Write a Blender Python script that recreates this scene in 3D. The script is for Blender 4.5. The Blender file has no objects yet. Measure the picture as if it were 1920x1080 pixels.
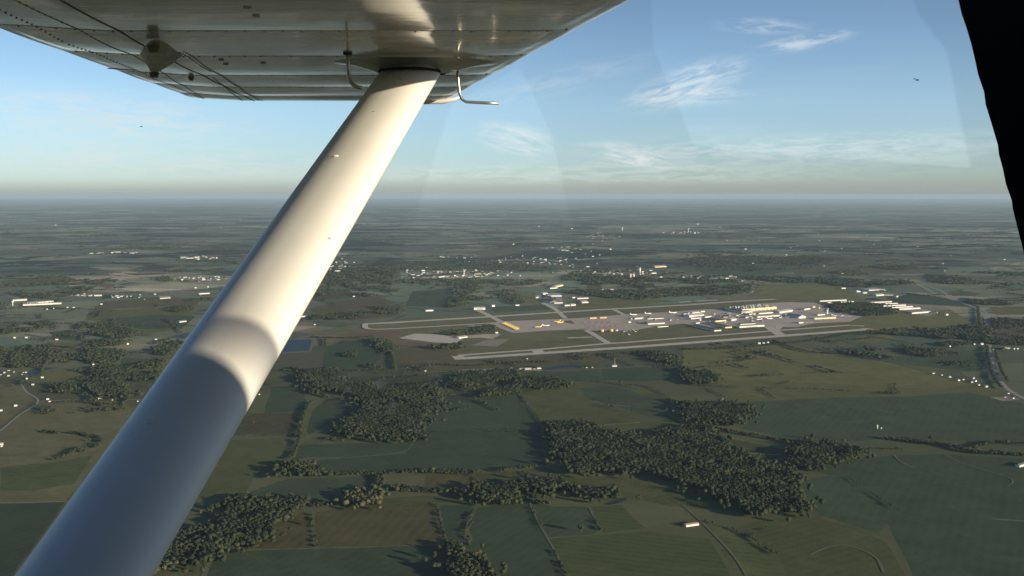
import bpy, bmesh, math, random
import numpy as np
from mathutils import Vector, Matrix

rng = np.random.default_rng(7)
random.seed(7)
SC = bpy.context.scene
COL = SC.collection
R = math.radians

# ------------------------------------------------------------------ camera
FPX = 1850.0                 # focal length of the photograph, in its own pixels
HORIZ = 364.0
PITCH = math.atan((540 - HORIZ) / FPX)
cam_d = bpy.data.cameras.new('camera')
cam = bpy.data.objects.new('camera', cam_d)
COL.objects.link(cam)
cam_d.sensor_width = 36.0
cam_d.lens = 36.0 * FPX / 1920.0
cam_d.clip_start = 0.05
cam_d.clip_end = 600000
cam.location = (0, 0, 0)
cam.rotation_euler = (math.pi / 2 - PITCH, 0, 0)
SC.camera = cam
GZ = -800.0                  # the ground lies 800 m below the aeroplane

# ------------------------------------------------------------------ sun, sky, exposure
SUN_EL = R(10.5)
SUN_AZ = R(32)               # measured from +X (ahead of the aeroplane) towards -Y
SDIR = Vector((math.cos(SUN_EL) * math.cos(SUN_AZ), -math.cos(SUN_EL) * math.sin(SUN_AZ), math.sin(SUN_EL)))
sun_d = bpy.data.lights.new('sun', 'SUN')
sun_d.energy = 5.0
sun_d.angle = R(0.55)
sun_d.color = (1.0, 0.86, 0.64)
sun = bpy.data.objects.new('sun', sun_d)
COL.objects.link(sun)
sun.rotation_euler = SDIR.to_track_quat('Z', 'Y').to_euler()
SC.view_settings.view_transform = 'Standard'
SC.view_settings.look = 'None'
SC.view_settings.gamma = 1
SC.view_settings.use_curve_mapping = False
SC.view_settings.exposure = 0.70
SC.cycles.max_bounces = 8
SC.cycles.transparent_max_bounces = 12
SC.cycles.volume_bounces = 1

CAMF = Vector((0, math.cos(PITCH), -math.sin(PITCH)))
CAMU = Vector((0, math.sin(PITCH), math.cos(PITCH)))


def ray(px, py):
    return CAMF + Vector((1, 0, 0)) * ((px - 960) / FPX) + CAMU * ((540 - py) / FPX)


def G(px, py, z=0.0):
    """the place on the ground that stands at this spot of the photograph"""
    d = ray(px, py)
    t = (GZ + z) / d.z
    return Vector((d.x * t, d.y * t, GZ + z))


def zr(x0, y0, s):
    return lambda X, Y: (x0 + X / s, y0 + Y / s)


A1 = zr(0, 0, 3); A2 = zr(600, 0, 3); A4 = zr(0, 360, 3); A5 = zr(560, 360, 3); A6 = zr(1100, 360, 3); A7 = zr(1280, 360, 3); A8 = zr(0, 720, 3)
B1 = zr(400, 680, 4); B2 = zr(860, 680, 4); B3 = zr(1280, 680, 3); B4 = zr(300, 810, 4); B5 = zr(740, 810, 4)
B6 = zr(1180, 540, 6); B7 = zr(1480, 520, 6); B8 = zr(860, 520, 6)


def P(z, *pts):
    return [z(*p) for p in pts]


# ------------------------------------------------------------------ node helpers
class NT:
    def __init__(s, tree):
        s.t = tree; s.n = tree.nodes; s.l = tree.links

    def add(s, kind, **kw):
        n = s.n.new(kind)
        for k, v in kw.items():
            setattr(n, k, v)
        return n

    def put(s, sock, v):
        if isinstance(v, bpy.types.NodeSocket):
            s.l.new(v, sock)
        elif v is not None:
            sock.default_value = v

    def math(s, op, a, b=None, c=None, clamp=False):
        n = s.add('ShaderNodeMath', operation=op, use_clamp=clamp)
        s.put(n.inputs[0], a); s.put(n.inputs[1], b)
        if c is not None: s.put(n.inputs[2], c)
        return n.outputs[0]

    def mix(s, f, a, b, blend='MIX'):
        n = s.add('ShaderNodeMix', data_type='RGBA', blend_type=blend)
        s.put(n.inputs[0], f)
        s.put(n.inputs[6], a if isinstance(a, bpy.types.NodeSocket) else (*a, 1)[:4])
        s.put(n.inputs[7], b if isinstance(b, bpy.types.NodeSocket) else (*b, 1)[:4])
        return n.outputs[2]

    def ramp(s, fac, stops, interp='LINEAR'):
        n = s.add('ShaderNodeValToRGB')
        n.color_ramp.interpolation = interp
        e = n.color_ramp.elements
        while len(e) < len(stops): e.new(0.5)
        for i, (p, c) in enumerate(stops):
            e[i].position = p
            e[i].color = (*c, 1) if len(c) == 3 else c
        s.put(n.inputs[0], fac)
        return n.outputs[0]

    def mapr(s, v, a, b, c, d, smooth=False):
        n = s.add('ShaderNodeMapRange')
        if smooth: n.interpolation_type = 'SMOOTHSTEP'
        s.put(n.inputs[0], v)
        for i, x in enumerate((a, b, c, d)): n.inputs[i + 1].default_value = x
        return n.outputs[0]

    def noise(s, vec, scale, detail=4, rough=0.5, dist=0.0):
        n = s.add('ShaderNodeTexNoise')
        s.put(n.inputs['Vector'], vec)
        n.inputs['Scale'].default_value = scale
        n.inputs['Detail'].default_value = detail
        n.inputs['Roughness'].default_value = rough
        n.inputs['Distortion'].default_value = dist
        return n.outputs[0]

    def mapping(s, vec, loc=(0, 0, 0), rot=(0, 0, 0), scale=(1, 1, 1)):
        n = s.add('ShaderNodeMapping')
        s.put(n.inputs[0], vec)
        n.inputs[1].default_value = loc; n.inputs[2].default_value = rot; n.inputs[3].default_value = scale
        return n.outputs[0]


MATS = {}


def material(name):
    m = bpy.data.materials.new(name)
    m.use_nodes = True
    t = NT(m.node_tree)
    b = m.node_tree.nodes['Principled BSDF']
    MATS[name] = m
    return m, t, b


def plain(name, col, rough=0.7, metal=0.0, var=0.15, scale=0.2, spec=0.5, coat=0.0):
    """a paint or cladding with a little wear so that it is not perfectly even"""
    m, t, b = material(name)
    geo = t.add('ShaderNodeNewGeometry')
    n = t.noise(geo.outputs['Position'], scale, 5, 0.6)
    f = t.mapr(n, 0.3, 0.7, 1 - var, 1 + var)
    c = t.add('ShaderNodeVectorMath', operation='SCALE')
    c.inputs[0].default_value = col
    t.put(c.inputs['Scale'], f)
    t.put(b.inputs['Base Color'], c.outputs[0])
    b.inputs['Roughness'].default_value = rough
    b.inputs['Metallic'].default_value = metal
    b.inputs['Specular IOR Level'].default_value = spec
    b.inputs['Coat Weight'].default_value = coat
    return m


# ------------------------------------------------------------------ world: sky with cirrus and a murky band over the horizon
w = bpy.data.worlds.new('World')
SC.world = w
w.use_nodes = True
wt = NT(w.node_tree)
bg = w.node_tree.nodes['Background']
sky = wt.add('ShaderNodeTexSky', sky_type='NISHITA')
sky.sun_disc = False
sky.sun_elevation = SUN_EL
sky.sun_rotation = math.atan2(SDIR.x, SDIR.y)
sky.altitude = 800
sky.air_density = 1.0
sky.dust_density = 0.6
sky.ozone_density = 1.6
tc = wt.add('ShaderNodeTexCoord')
nrm = wt.add('ShaderNodeVectorMath', operation='NORMALIZE')
wt.l.new(tc.outputs['Generated'], nrm.inputs[0])
sep = wt.add('ShaderNodeSeparateXYZ')
wt.l.new(nrm.outputs[0], sep.inputs[0])
az = wt.math('ARCTAN2', sep.outputs[0], sep.outputs[1])      # 0 straight ahead, + to the right
el = wt.math('ARCSINE', sep.outputs[2])
cx = wt.add('ShaderNodeCombineXYZ')
wt.l.new(az, cx.inputs[0]); wt.l.new(el, cx.inputs[1])
AE = cx.outputs[0]
skyc = sky.outputs[0]


def cirrus(px, py, rx, ry, tilt, amount, seed):
    """one streaky cloud round a direction; returns its opacity"""
    a0 = math.atan((px - 960) / FPX); e0 = math.atan((HORIZ - py) / FPX)
    mp = wt.mapping(AE, loc=(-a0, -e0, 0))
    rt = wt.add('ShaderNodeVectorRotate', rotation_type='Z_AXIS')
    wt.put(rt.inputs['Vector'], mp); rt.inputs['Angle'].default_value = -tilt
    sc = wt.mapping(rt.outputs[0], scale=(FPX / rx, FPX / ry, 1))
    ln = wt.add('ShaderNodeVectorMath', operation='LENGTH')
    wt.put(ln.inputs[0], sc)
    fall = wt.mapr(ln.outputs['Value'], 0.15, 1.0, 1, 0, True)
    st = wt.mapping(rt.outputs[0], loc=(seed, seed * .7, 0), scale=(30, 170, 1))
    n = wt.noise(st, 1.0, 9, 0.66, 0.8)
    s = wt.mapr(n, 0.36, 0.64, 0, 1, True)
    return wt.math('MULTIPLY', wt.math('MULTIPLY', fall, s), amount)


clouds = [(1285, 166, 150, 46, R(18), .72, 3.1), (1290, 188, 150, 22, R(2), .5, 5.7), (1040, 160, 260, 30, R(14), .22, 6.6), (1500, 96, 110, 20, R(9), .6, 8.2), (1420, 66, 110, 18, R(-4), .45, 9.3),
          (965, 262, 100, 40, R(-12), .9, 12.4), (1190, 296, 100, 30, R(-14), .9, 15.5), (1750, 14, 80, 16, R(8), .5, 19.2), (1130, 272, 70, 9, R(0), .35, 22.9),
          (1500, 285, 600, 40, R(1), .45, 31.0), (150, 232, 420, 60, R(-3), .7, 33.7), (230, 305, 560, 44, R(-1), .55, 37.0), (1030, 325, 900, 30, R(0), .4, 41.0)]
op = None
for c in clouds:
    o = cirrus(*c)
    op = o if op is None else wt.math('ADD', op, o)
# thin veils elsewhere round the sky
veil = wt.noise(wt.mapping(AE, loc=(4, 2, 0), scale=(3.0, 16, 1)), 1.0, 6, 0.6, 0.6)
veil = wt.mapr(veil, 0.5, 0.85, 0, 0.22, True)
low = wt.mapr(el, 0.0, 0.35, 1, 0.25, True)
op = wt.math('ADD', op, wt.math('MULTIPLY', veil, low), clamp=True)
cloudc = wt.mix(wt.mapr(el, 0.02, 0.2, 0, 1), (7.6, 8.2, 8.2), (7.6, 8.2, 8.7))
# the colour balance of the camera: a bluer, deeper sky overhead and a pale cyan one low down
def tint3(stops):
    out = None
    for (e0, c0_), (e1, c1_) in zip(stops[:-1], stops[1:]):
        if out is None: out = c0_
        out = wt.mix(wt.mapr(el, e0, e1, 0, 1), out, c1_)
    return out


tint = tint3([(0.0, (.97, 1.28, 2.0)), (0.018, (.98, 1.29, 2.0)), (0.089, (1.18, 1.36, 1.76)), (0.186, (1.02, 1.13, 1.36)), (0.45, (.42, .68, 1.06)), (1.2, (.26, .50, .88))])
skyc = wt.mix(1.0, skyc, tint, 'MULTIPLY')
skyc = wt.mix(op, skyc, cloudc)
# murk lying on the horizon
murk_n = wt.noise(wt.mapping(AE, scale=(2.0, 60, 1)), 1.0, 4, 0.5)
murk_e = wt.math('ADD', el, wt.math('MULTIPLY', wt.math('SUBTRACT', murk_n, 0.5), 0.006))
murk = wt.mapr(murk_e, 0.0, 0.017, 0.68, 0.0, True)
skyc = wt.mix(murk, skyc, (3.55, 3.9, 4.0))
wt.put(bg.inputs['Color'], skyc)
bg.inputs['Strength'].default_value = 0.0665

# ------------------------------------------------------------------ object helpers


def tag(o, label=None, cat=None, group=None, kind=None):
    if label: o['label'] = label
    if cat: o['category'] = cat
    if group: o['group'] = group
    if kind: o['kind'] = kind
    return o


def empty(name, loc, rz=0.0):
    o = bpy.data.objects.new(name, None)
    COL.objects.link(o)
    o.location = loc
    o.rotation_euler = (0, 0, rz)
    o.empty_display_size = 1
    return o


def mesh_obj(name, verts, faces, mat, parent=None, smooth=False):
    me = bpy.data.meshes.new(name)
    me.from_pydata([tuple(v) for v in verts], [], faces)
    me.update()
    if mat: me.materials.append(mat)
    if smooth:
        me.polygons.foreach_set('use_smooth', [True] * len(me.polygons))
    o = bpy.data.objects.new(name, me)
    COL.objects.link(o)
    if parent: o.parent = parent
    return o


def from_mesh(name, me, parent=None):
    o = bpy.data.objects.new(name, me)
    COL.objects.link(o)
    if parent: o.parent = parent
    return o


class MB:
    """collects boxes, tubes and prisms for one mesh"""

    def __init__(s): s.v = []; s.f = []

    def box(s, x0, y0, z0, x1, y1, z1):
        n = len(s.v)
        s.v += [(x0, y0, z0), (x1, y0, z0), (x1, y1, z0), (x0, y1, z0), (x0, y0, z1), (x1, y0, z1), (x1, y1, z1), (x0, y1, z1)]
        s.f += [tuple(n + i for i in q) for q in ((0, 3, 2, 1), (4, 5, 6, 7), (0, 1, 5, 4), (1, 2, 6, 5), (2, 3, 7, 6), (3, 0, 4, 7))]
        return s

    def tube(s, pts, radii, seg=12, cap=True, squash=1.0):
        n = len(s.v)
        pts = [Vector(p) for p in pts]
        for i, p in enumerate(pts):
            d = (pts[min(i + 1, len(pts) - 1)] - pts[max(i - 1, 0)]).normalized()
            a = Vector((0, 0, 1)) if abs(d.z) < 0.9 else Vector((1, 0, 0))
            u = d.cross(a).normalized(); v = u.cross(d).normalized()
            r = radii[i] if hasattr(radii, '__len__') else radii
            for k in range(seg):
                t = 2 * math.pi * k / seg
                s.v.append(tuple(p + u * math.cos(t) * r + v * math.sin(t) * r * squash))
        for i in range(len(pts) - 1):
            for k in range(seg):
                a = n + i * seg + k; b = n + i * seg + (k + 1) % seg
                s.f.append((a, b, b + seg, a + seg))
        if cap:
            s.f.append(tuple(n + k for k in range(seg))[::-1])
            s.f.append(tuple(n + (len(pts) - 1) * seg + k for k in range(seg)))
        return s

    def prism(s, poly, ext):
        """a closed outline pushed along a vector"""
        n = len(s.v); m = len(poly); e = Vector(ext)
        s.v += [tuple(Vector(p)) for p in poly] + [tuple(Vector(p) + e) for p in poly]
        s.f += [tuple(n + i for i in range(m))[::-1], tuple(n + m + i for i in range(m))]
        s.f += [(n + i, n + (i + 1) % m, n + m + (i + 1) % m, n + m + i) for i in range(m)]
        return s

    def build(s, name, mat, parent=None, smooth=False):
        o = mesh_obj(name, s.v, s.f, mat, parent, smooth)
        bm = bmesh.new(); bm.from_mesh(o.data)
        bmesh.ops.recalc_face_normals(bm, faces=bm.faces)
        bm.to_mesh(o.data); bm.free()
        return o


def copy_tree(o, parent=None):
    c = o.copy()
    COL.objects.link(c)
    c.parent = parent
    for ch in list(o.children):
        copy_tree(ch, c)
    return c


# ------------------------------------------------------------------ materials of the land
def field_mat(name, cols, stripe=0.0, ang=0.0, patch=0.012):
    cols = [(c[0] * k_, c[1] * k_, c[2] * k_ * .84) for c, k_ in zip(cols, (.74, .94, 1.15))]
    m, t, b = material(name)
    geo = t.add('ShaderNodeNewGeometry')
    pos = geo.outputs['Position']
    n1 = t.noise(pos, patch, 7, 0.66, 0.6)
    n2 = t.noise(pos, 0.12, 3, 0.6)
    n3 = t.noise(t.mapping(pos, scale=(0.0016, 0.0016, 1)), 1.0, 3, 0.5)
    c = t.ramp(t.math('ADD', t.math('MULTIPLY', n1, 0.72), t.math('MULTIPLY', n2, 0.28)), [(0.34, cols[0]), (0.5, cols[1]), (0.66, cols[2])])
    c = t.mix(t.mapr(n3, 0.4, 0.6, 0, 0.35), c, cols[1])
    if stripe:
        wv = t.add('ShaderNodeTexWave', wave_type='BANDS', bands_direction='X')
        t.put(wv.inputs[0], t.mapping(pos, rot=(0, 0, ang)))
        wv.inputs['Scale'].default_value = 0.012
        wv.inputs['Distortion'].default_value = 2.2
        wv.inputs['Detail'].default_value = 3
        c = t.mix(t.math('MULTIPLY', wv.outputs[1], stripe), c, cols[2])
    oi = t.add('ShaderNodeObjectInfo')
    hsv = t.add('ShaderNodeHueSaturation')
    t.put(hsv.inputs['Color'], c)
    t.put(hsv.inputs['Value'], t.mapr(oi.outputs['Random'], 0, 1, 0.86, 1.14))
    t.put(b.inputs['Base Color'], hsv.outputs[0])
    b.inputs['Roughness'].default_value = 0.95
    b.inputs['Specular IOR Level'].default_value = 0.1
    return m


M_SOY = field_mat('crop_green', [(.050, .074, .046), (.058, .083, .052), (.066, .090, .055)], .25, .5)
M_OLIVE = field_mat('pasture_olive', [(.120, .122, .048), (.148, .144, .058), (.174, .166, .070)], .2, 1.2)
M_BROWN = field_mat('stubble_brown', [(.086, .078, .040), (.104, .090, .048), (.122, .106, .056)], .3, .2)
M_LIGHT = field_mat('hay_green', [(.078, .094, .038), (.096, .114, .046), (.112, .128, .054)], .4, 1.9)
M_OLIVE_DIM = field_mat('pasture_olive_dimmed', [(.070, .080, .034), (.088, .096, .042), (.108, .112, .052)], .25, 1.0)
M_BROWN_DIM = field_mat('stubble_brown_dimmed', [(.072, .068, .032), (.088, .080, .039), (.106, .094, .047)], .35, .2)
M_RED = field_mat('bare_soil', [(.16, .10, .075), (.20, .125, .09), (.23, .15, .11)], .2, .7)
M_GRASS = field_mat('airfield_grass', [(.150, .145, .074), (.172, .164, .084), (.195, .182, .098)], .1, .7)
M_SCRUB = field_mat('rough_scrub', [(.040, .052, .030), (.070, .070, .040), (.100, .092, .054)], 0, 0, .03)

# the ground itself: a patchwork of distant fields and darker woodland
m, t, b = material('countryside')
geo = t.add('ShaderNodeNewGeometry'); pos = geo.outputs['Position']
wob = t.add('ShaderNodeVectorMath', operation='MULTIPLY_ADD')
wn = t.add('ShaderNodeTexNoise'); t.put(wn.inputs['Vector'], pos); wn.inputs['Scale'].default_value = 0.0007; wn.inputs['Detail'].default_value = 2
t.put(wob.inputs[0], wn.outputs['Color']); wob.inputs[1].default_value = (500, 500, 0); t.put(wob.inputs[2], pos)


def vor(scale, rot, feature='F1', metric='CHEBYCHEV'):
    v = t.add('ShaderNodeTexVoronoi', feature=feature, distance=metric)
    t.put(v.inputs['Vector'], t.mapping(wob.outputs[0], rot=(0, 0, rot), scale=(scale[0], scale[1], 0.0)))
    v.inputs['Scale'].default_value = 1.0
    v.inputs['Randomness'].default_value = 0.9
    return v


v1 = vor((1 / 620, 1 / 460), 0.45)
v2 = vor((1 / 1900, 1 / 1500), 0.30)
s1 = t.add('ShaderNodeSeparateColor'); t.put(s1.inputs[0], v1.outputs['Color'])
s2 = t.add('ShaderNodeSeparateColor'); t.put(s2.inputs[0], v2.outputs['Color'])
fc = t.ramp(s1.outputs[0], [(0.0, (.056, .082, .052)), (0.20, (.074, .094, .056)), (0.38, (.105, .108, .062)), (0.55, (.100, .090, .058)), (0.68, (.135, .126, .076)), (0.80, (.068, .090, .056)), (0.90, (.17, .14, .095)), (0.965, (.21, .18, .13))], 'CONSTANT')
fc = t.mix(t.math('MULTIPLY', s2.outputs[1], 0.4), fc, (.084, .092, .056))
dist = t.add('ShaderNodeVectorMath', operation='LENGTH'); t.put(dist.inputs[0], pos)
nearm = t.mapr(dist.outputs['Value'], 3800, 6500, 0.85, 0.0, True)
fc = t.mix(nearm, fc, (.104, .110, .046))
v3 = vor((1 / 5200, 1 / 3800), 0.2)
s3 = t.add('ShaderNodeSeparateColor'); t.put(s3.inputs[0], v3.outputs['Color'])
gain = t.math('MULTIPLY', t.mapr(s2.outputs[0], 0, 1, .85, 2.35), t.mapr(s3.outputs[0], 0, 1, .85, 1.6))
gs = t.add('ShaderNodeVectorMath', operation='SCALE'); t.put(gs.inputs[0], fc); t.put(gs.inputs['Scale'], t.math('ADD', t.math('MULTIPLY', gain, t.math('SUBTRACT', 1.0, nearm)), nearm))
fc = gs.outputs[0]
fine = t.noise(pos, 0.02, 5, 0.65)
fc = t.mix(t.mapr(fine, 0.35, 0.7, 0, 0.3), fc, (.066, .070, .044))
wood = t.noise(t.mapping(pos, scale=(0.00042, 0.00060, 0)), 1.0, 9, 0.68, 0.5)
woodm = t.mapr(wood, 0.52, 0.545, 0, 1, True)
hed = vor((1 / 620, 1 / 460), 0.45, 'DISTANCE_TO_EDGE', 'EUCLIDEAN')
# woods only where the trees are not built one by one (far away)
farm = t.mapr(dist.outputs['Value'], 8500, 12500, 0.0, 1, True)
hn = t.noise(pos, 0.004, 4, 0.6)
fringe = t.math('MULTIPLY', t.mapr(hed.outputs['Distance'], 0.018, 0.035, 1, 0, True), t.mapr(hn, 0.45, 0.55, 0, 0.85, True))
woodm = t.math('MAXIMUM', t.math('MULTIPLY', woodm, farm), t.math('MULTIPLY', fringe, t.mapr(dist.outputs['Value'], 4500, 7500, 0.25, 1)))
fc = t.mix(woodm, fc, (.016, .026, .020))
t.put(b.inputs['Base Color'], fc)
b.inputs['Roughness'].default_value = 0.95
b.inputs['Specular IOR Level'].default_value = 0.1
M_LAND = m


def leaf_mat(name, cols):
    m, t, b = material(name)
    geo = t.add('ShaderNodeNewGeometry'); pos = geo.outputs['Position']
    n1 = t.noise(pos, 0.07, 3, 0.6)
    n2 = t.noise(pos, 0.9, 3, 0.7)
    isl = t.mapr(geo.outputs['Random Per Island'], 0, 1, .25, .75)
    n0 = t.noise(pos, 0.016, 3, 0.6)
    mixv = t.math('ADD', t.math('ADD', t.math('MULTIPLY', n0, 0.4), t.math('MULTIPLY', n2, 0.25)), t.math('MULTIPLY', isl, .35))
    c = t.ramp(mixv, [(0.36, cols[0]), (0.5, cols[1]), (0.64, cols[2])])
    t.put(b.inputs['Base Color'], c)
    b.inputs['Roughness'].default_value = 0.9
    b.inputs['Specular IOR Level'].default_value = 0.15
    return m


M_LEAF = leaf_mat('leaves', [(.016, .026, .015), (.032, .042, .021), (.055, .056, .027)])
M_LEAFY = leaf_mat('yellowing_leaves', [(.040, .048, .022), (.068, .068, .032), (.105, .092, .044)])
M_BARK = plain('bark', (.09, .07, .05), .9, var=.3, scale=2)
M_CONC = plain('runway_concrete', (.54, .47, .36), .85, var=.10, scale=.02)
M_APRON = plain('apron_concrete', (.46, .38, .285), .85, var=.14, scale=.008)
M_ROAD = plain('road_asphalt', (.29, .27, .235), .9, var=.12, scale=.02)
M_TRACK = plain('track_gravel', (.24, .21, .145), .95, var=.2, scale=.03)
M_PATH = plain('grass_strip', (.125, .125, .062), .95, var=.25, scale=.03)
M_WALL = plain('white_cladding', (.66, .64, .58), .6, var=.10, scale=.08)
M_CREAM = plain('cream_cladding', (.80, .62, .32), .6, var=.08, scale=.05)
M_BRICK = plain('brick_wall', (.36, .22, .16), .85, var=.15, scale=.3)
M_ROOFG = plain('grey_roof', (.20, .20, .20), .7, var=.15, scale=.06)
M_ROOFD = plain('dark_roof', (.055, .060, .070), .7, var=.2, scale=.06)
M_ROOFW = plain('pale_roof', (.42, .41, .39), .5, var=.1, scale=.06)
M_PAINT = plain('white_paint', (.80, .79, .76), .6, var=.08, scale=.08)
M_DOOR = plain('hangar_door_paint', (.42, .42, .40), .6, var=.1, scale=.2)
M_GLASSD = plain('dark_glass', (.03, .04, .05), .15, var=.1, scale=.5)
M_YEL = plain('yellow_livery', (.80, .60, .12), .35, var=.05, scale=.1)
M_JETW = plain('white_livery', (.80, .80, .78), .3, var=.04, scale=.1)
M_ORANGE = plain('orange_paint', (.72, .42, .14), .6, var=.1, scale=.2)
M_TRUCK = plain('dark_truck_paint', (.10, .07, .09), .6, var=.2, scale=.3)
M_STEEL = plain('galvanised_steel', (.45, .46, .47), .4, metal=.6, var=.1, scale=.4)

m, t, b = material('pond_water')
b.inputs['Base Color'].default_value = (.025, .045, .055, 1)
b.inputs['Roughness'].default_value = 0.5
b.inputs['Specular IOR Level'].default_value = 0.10
bn = t.add('ShaderNodeBump'); bn.inputs['Strength'].default_value = 0.35; bn.inputs['Distance'].default_value = 0.4
geo = t.add('ShaderNodeNewGeometry')
t.put(bn.inputs['Height'], t.noise(geo.outputs['Position'], 0.6, 3, 0.6))
t.put(b.inputs['Normal'], bn.outputs[0])
M_WATER = m

# ------------------------------------------------------------------ the ground disc
rad = [0, 1500, 3000, 6000, 12000, 25000, 50000, 100000, 200000]
N = 96
vs = [(0, 0, GZ)]
for r_ in rad[1:]:
    vs += [(r_ * math.cos(2 * math.pi * k / N), r_ * math.sin(2 * math.pi * k / N), GZ) for k in range(N)]
fs = [(0, 1 + k, 1 + (k + 1) % N) for k in range(N)]
for i in range(len(rad) - 2):
    o_ = 1 + i * N
    fs += [(o_ + k, o_ + N + k, o_ + N + (k + 1) % N, o_ + (k + 1) % N) for k in range(N)]
tag(mesh_obj('ground', vs, fs, M_LAND), kind='structure')

# ------------------------------------------------------------------ haze
hz = MB().box(-201000, -201000, GZ - 1.0, 201000, 201000, 3.0).build('haze', None)
m = bpy.data.materials.new('haze_air'); m.use_nodes = True
t = NT(m.node_tree)
m.node_tree.nodes.remove(m.node_tree.nodes['Principled BSDF'])
pv = t.add('ShaderNodeVolumePrincipled')
pv.inputs['Color'].default_value = (.50, .67, .80, 1)
pv.inputs['Density'].default_value = 1.22e-5
pv.inputs['Anisotropy'].default_value = 0.0
t.l.new(pv.outputs[0], m.node_tree.nodes['Material Output'].inputs['Volume'])
hz.data.materials.append(m)
tag(hz, kind='stuff')

# ------------------------------------------------------------------ sheets on the ground: fields, paving, water
LAYER = [0.0]


def wobble(pts, amp, step):
    """a closed outline with the slightly uneven edge that real fields have"""
    out = []
    n = len(pts)
    for i in range(n):
        a = pts[i]; b_ = pts[(i + 1) % n]
        L = (b_ - a).length
        k = max(1, int(L / step))
        d = (b_ - a) / k
        nrm_ = Vector((-(b_ - a).y, (b_ - a).x, 0)).normalized() if L > 0 else Vector()
        for j in range(k):
            q = a + d * j
            if j: q = q + nrm_ * random.uniform(-amp, amp)
            out.append(q)
    return out


def sheet(name, pix, mat, z, amp=3.0, step=60, kind='structure'):
    pts = [G(*p) for p in pix]
    pts = wobble(pts, amp, step)
    if z is None:
        LAYER[0] += 0.004
        z = 0.03 + LAYER[0]
    o = mesh_obj(name, [(p.x, p.y, GZ + z) for p in pts], [tuple(range(len(pts)))], mat)
    if o.data.polygons[0].normal.z < 0:
        o.data.flip_normals()
    return tag(o, kind=kind)


def smooth_line(pts, step):
    """Catmull-Rom through ground points"""
    out = []
    n = len(pts)
    for i in range(n - 1):
        p0 = pts[max(i - 1, 0)]; p1 = pts[i]; p2 = pts[i + 1]; p3 = pts[min(i + 2, n - 1)]
        k = max(1, int((p2 - p1).length / step))
        for j in range(k):
            s = j / k
            out.append(0.5 * ((2 * p1) + (p2 - p0) * s + (2 * p0 - 5 * p1 + 4 * p2 - p3) * s * s + (3 * p1 - p0 - 3 * p2 + p3) * s ** 3))
    out.append(pts[-1])
    return out


def strip(name, pix, width, mat, z, curved=True, kind='structure', jitter=0.0):
    pts = [G(*p) for p in pix]
    if curved: pts = smooth_line(pts, max(20.0, width))
    vs = []; n = len(pts)
    for i, p in enumerate(pts):
        d = (pts[min(i + 1, n - 1)] - pts[max(i - 1, 0)]); d.z = 0; d.normalize()
        q = Vector((-d.y, d.x, 0)) * width / 2
        j = 1 + random.uniform(-jitter, jitter)
        vs += [(p.x + q.x * j, p.y + q.y * j, GZ + z), (p.x - q.x * j, p.y - q.y * j, GZ + z)]
    fs = [(2 * i, 2 * i + 1, 2 * i + 3, 2 * i + 2) for i in range(n - 1)]
    return tag(mesh_obj(name, vs, fs, mat), kind=kind)


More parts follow.
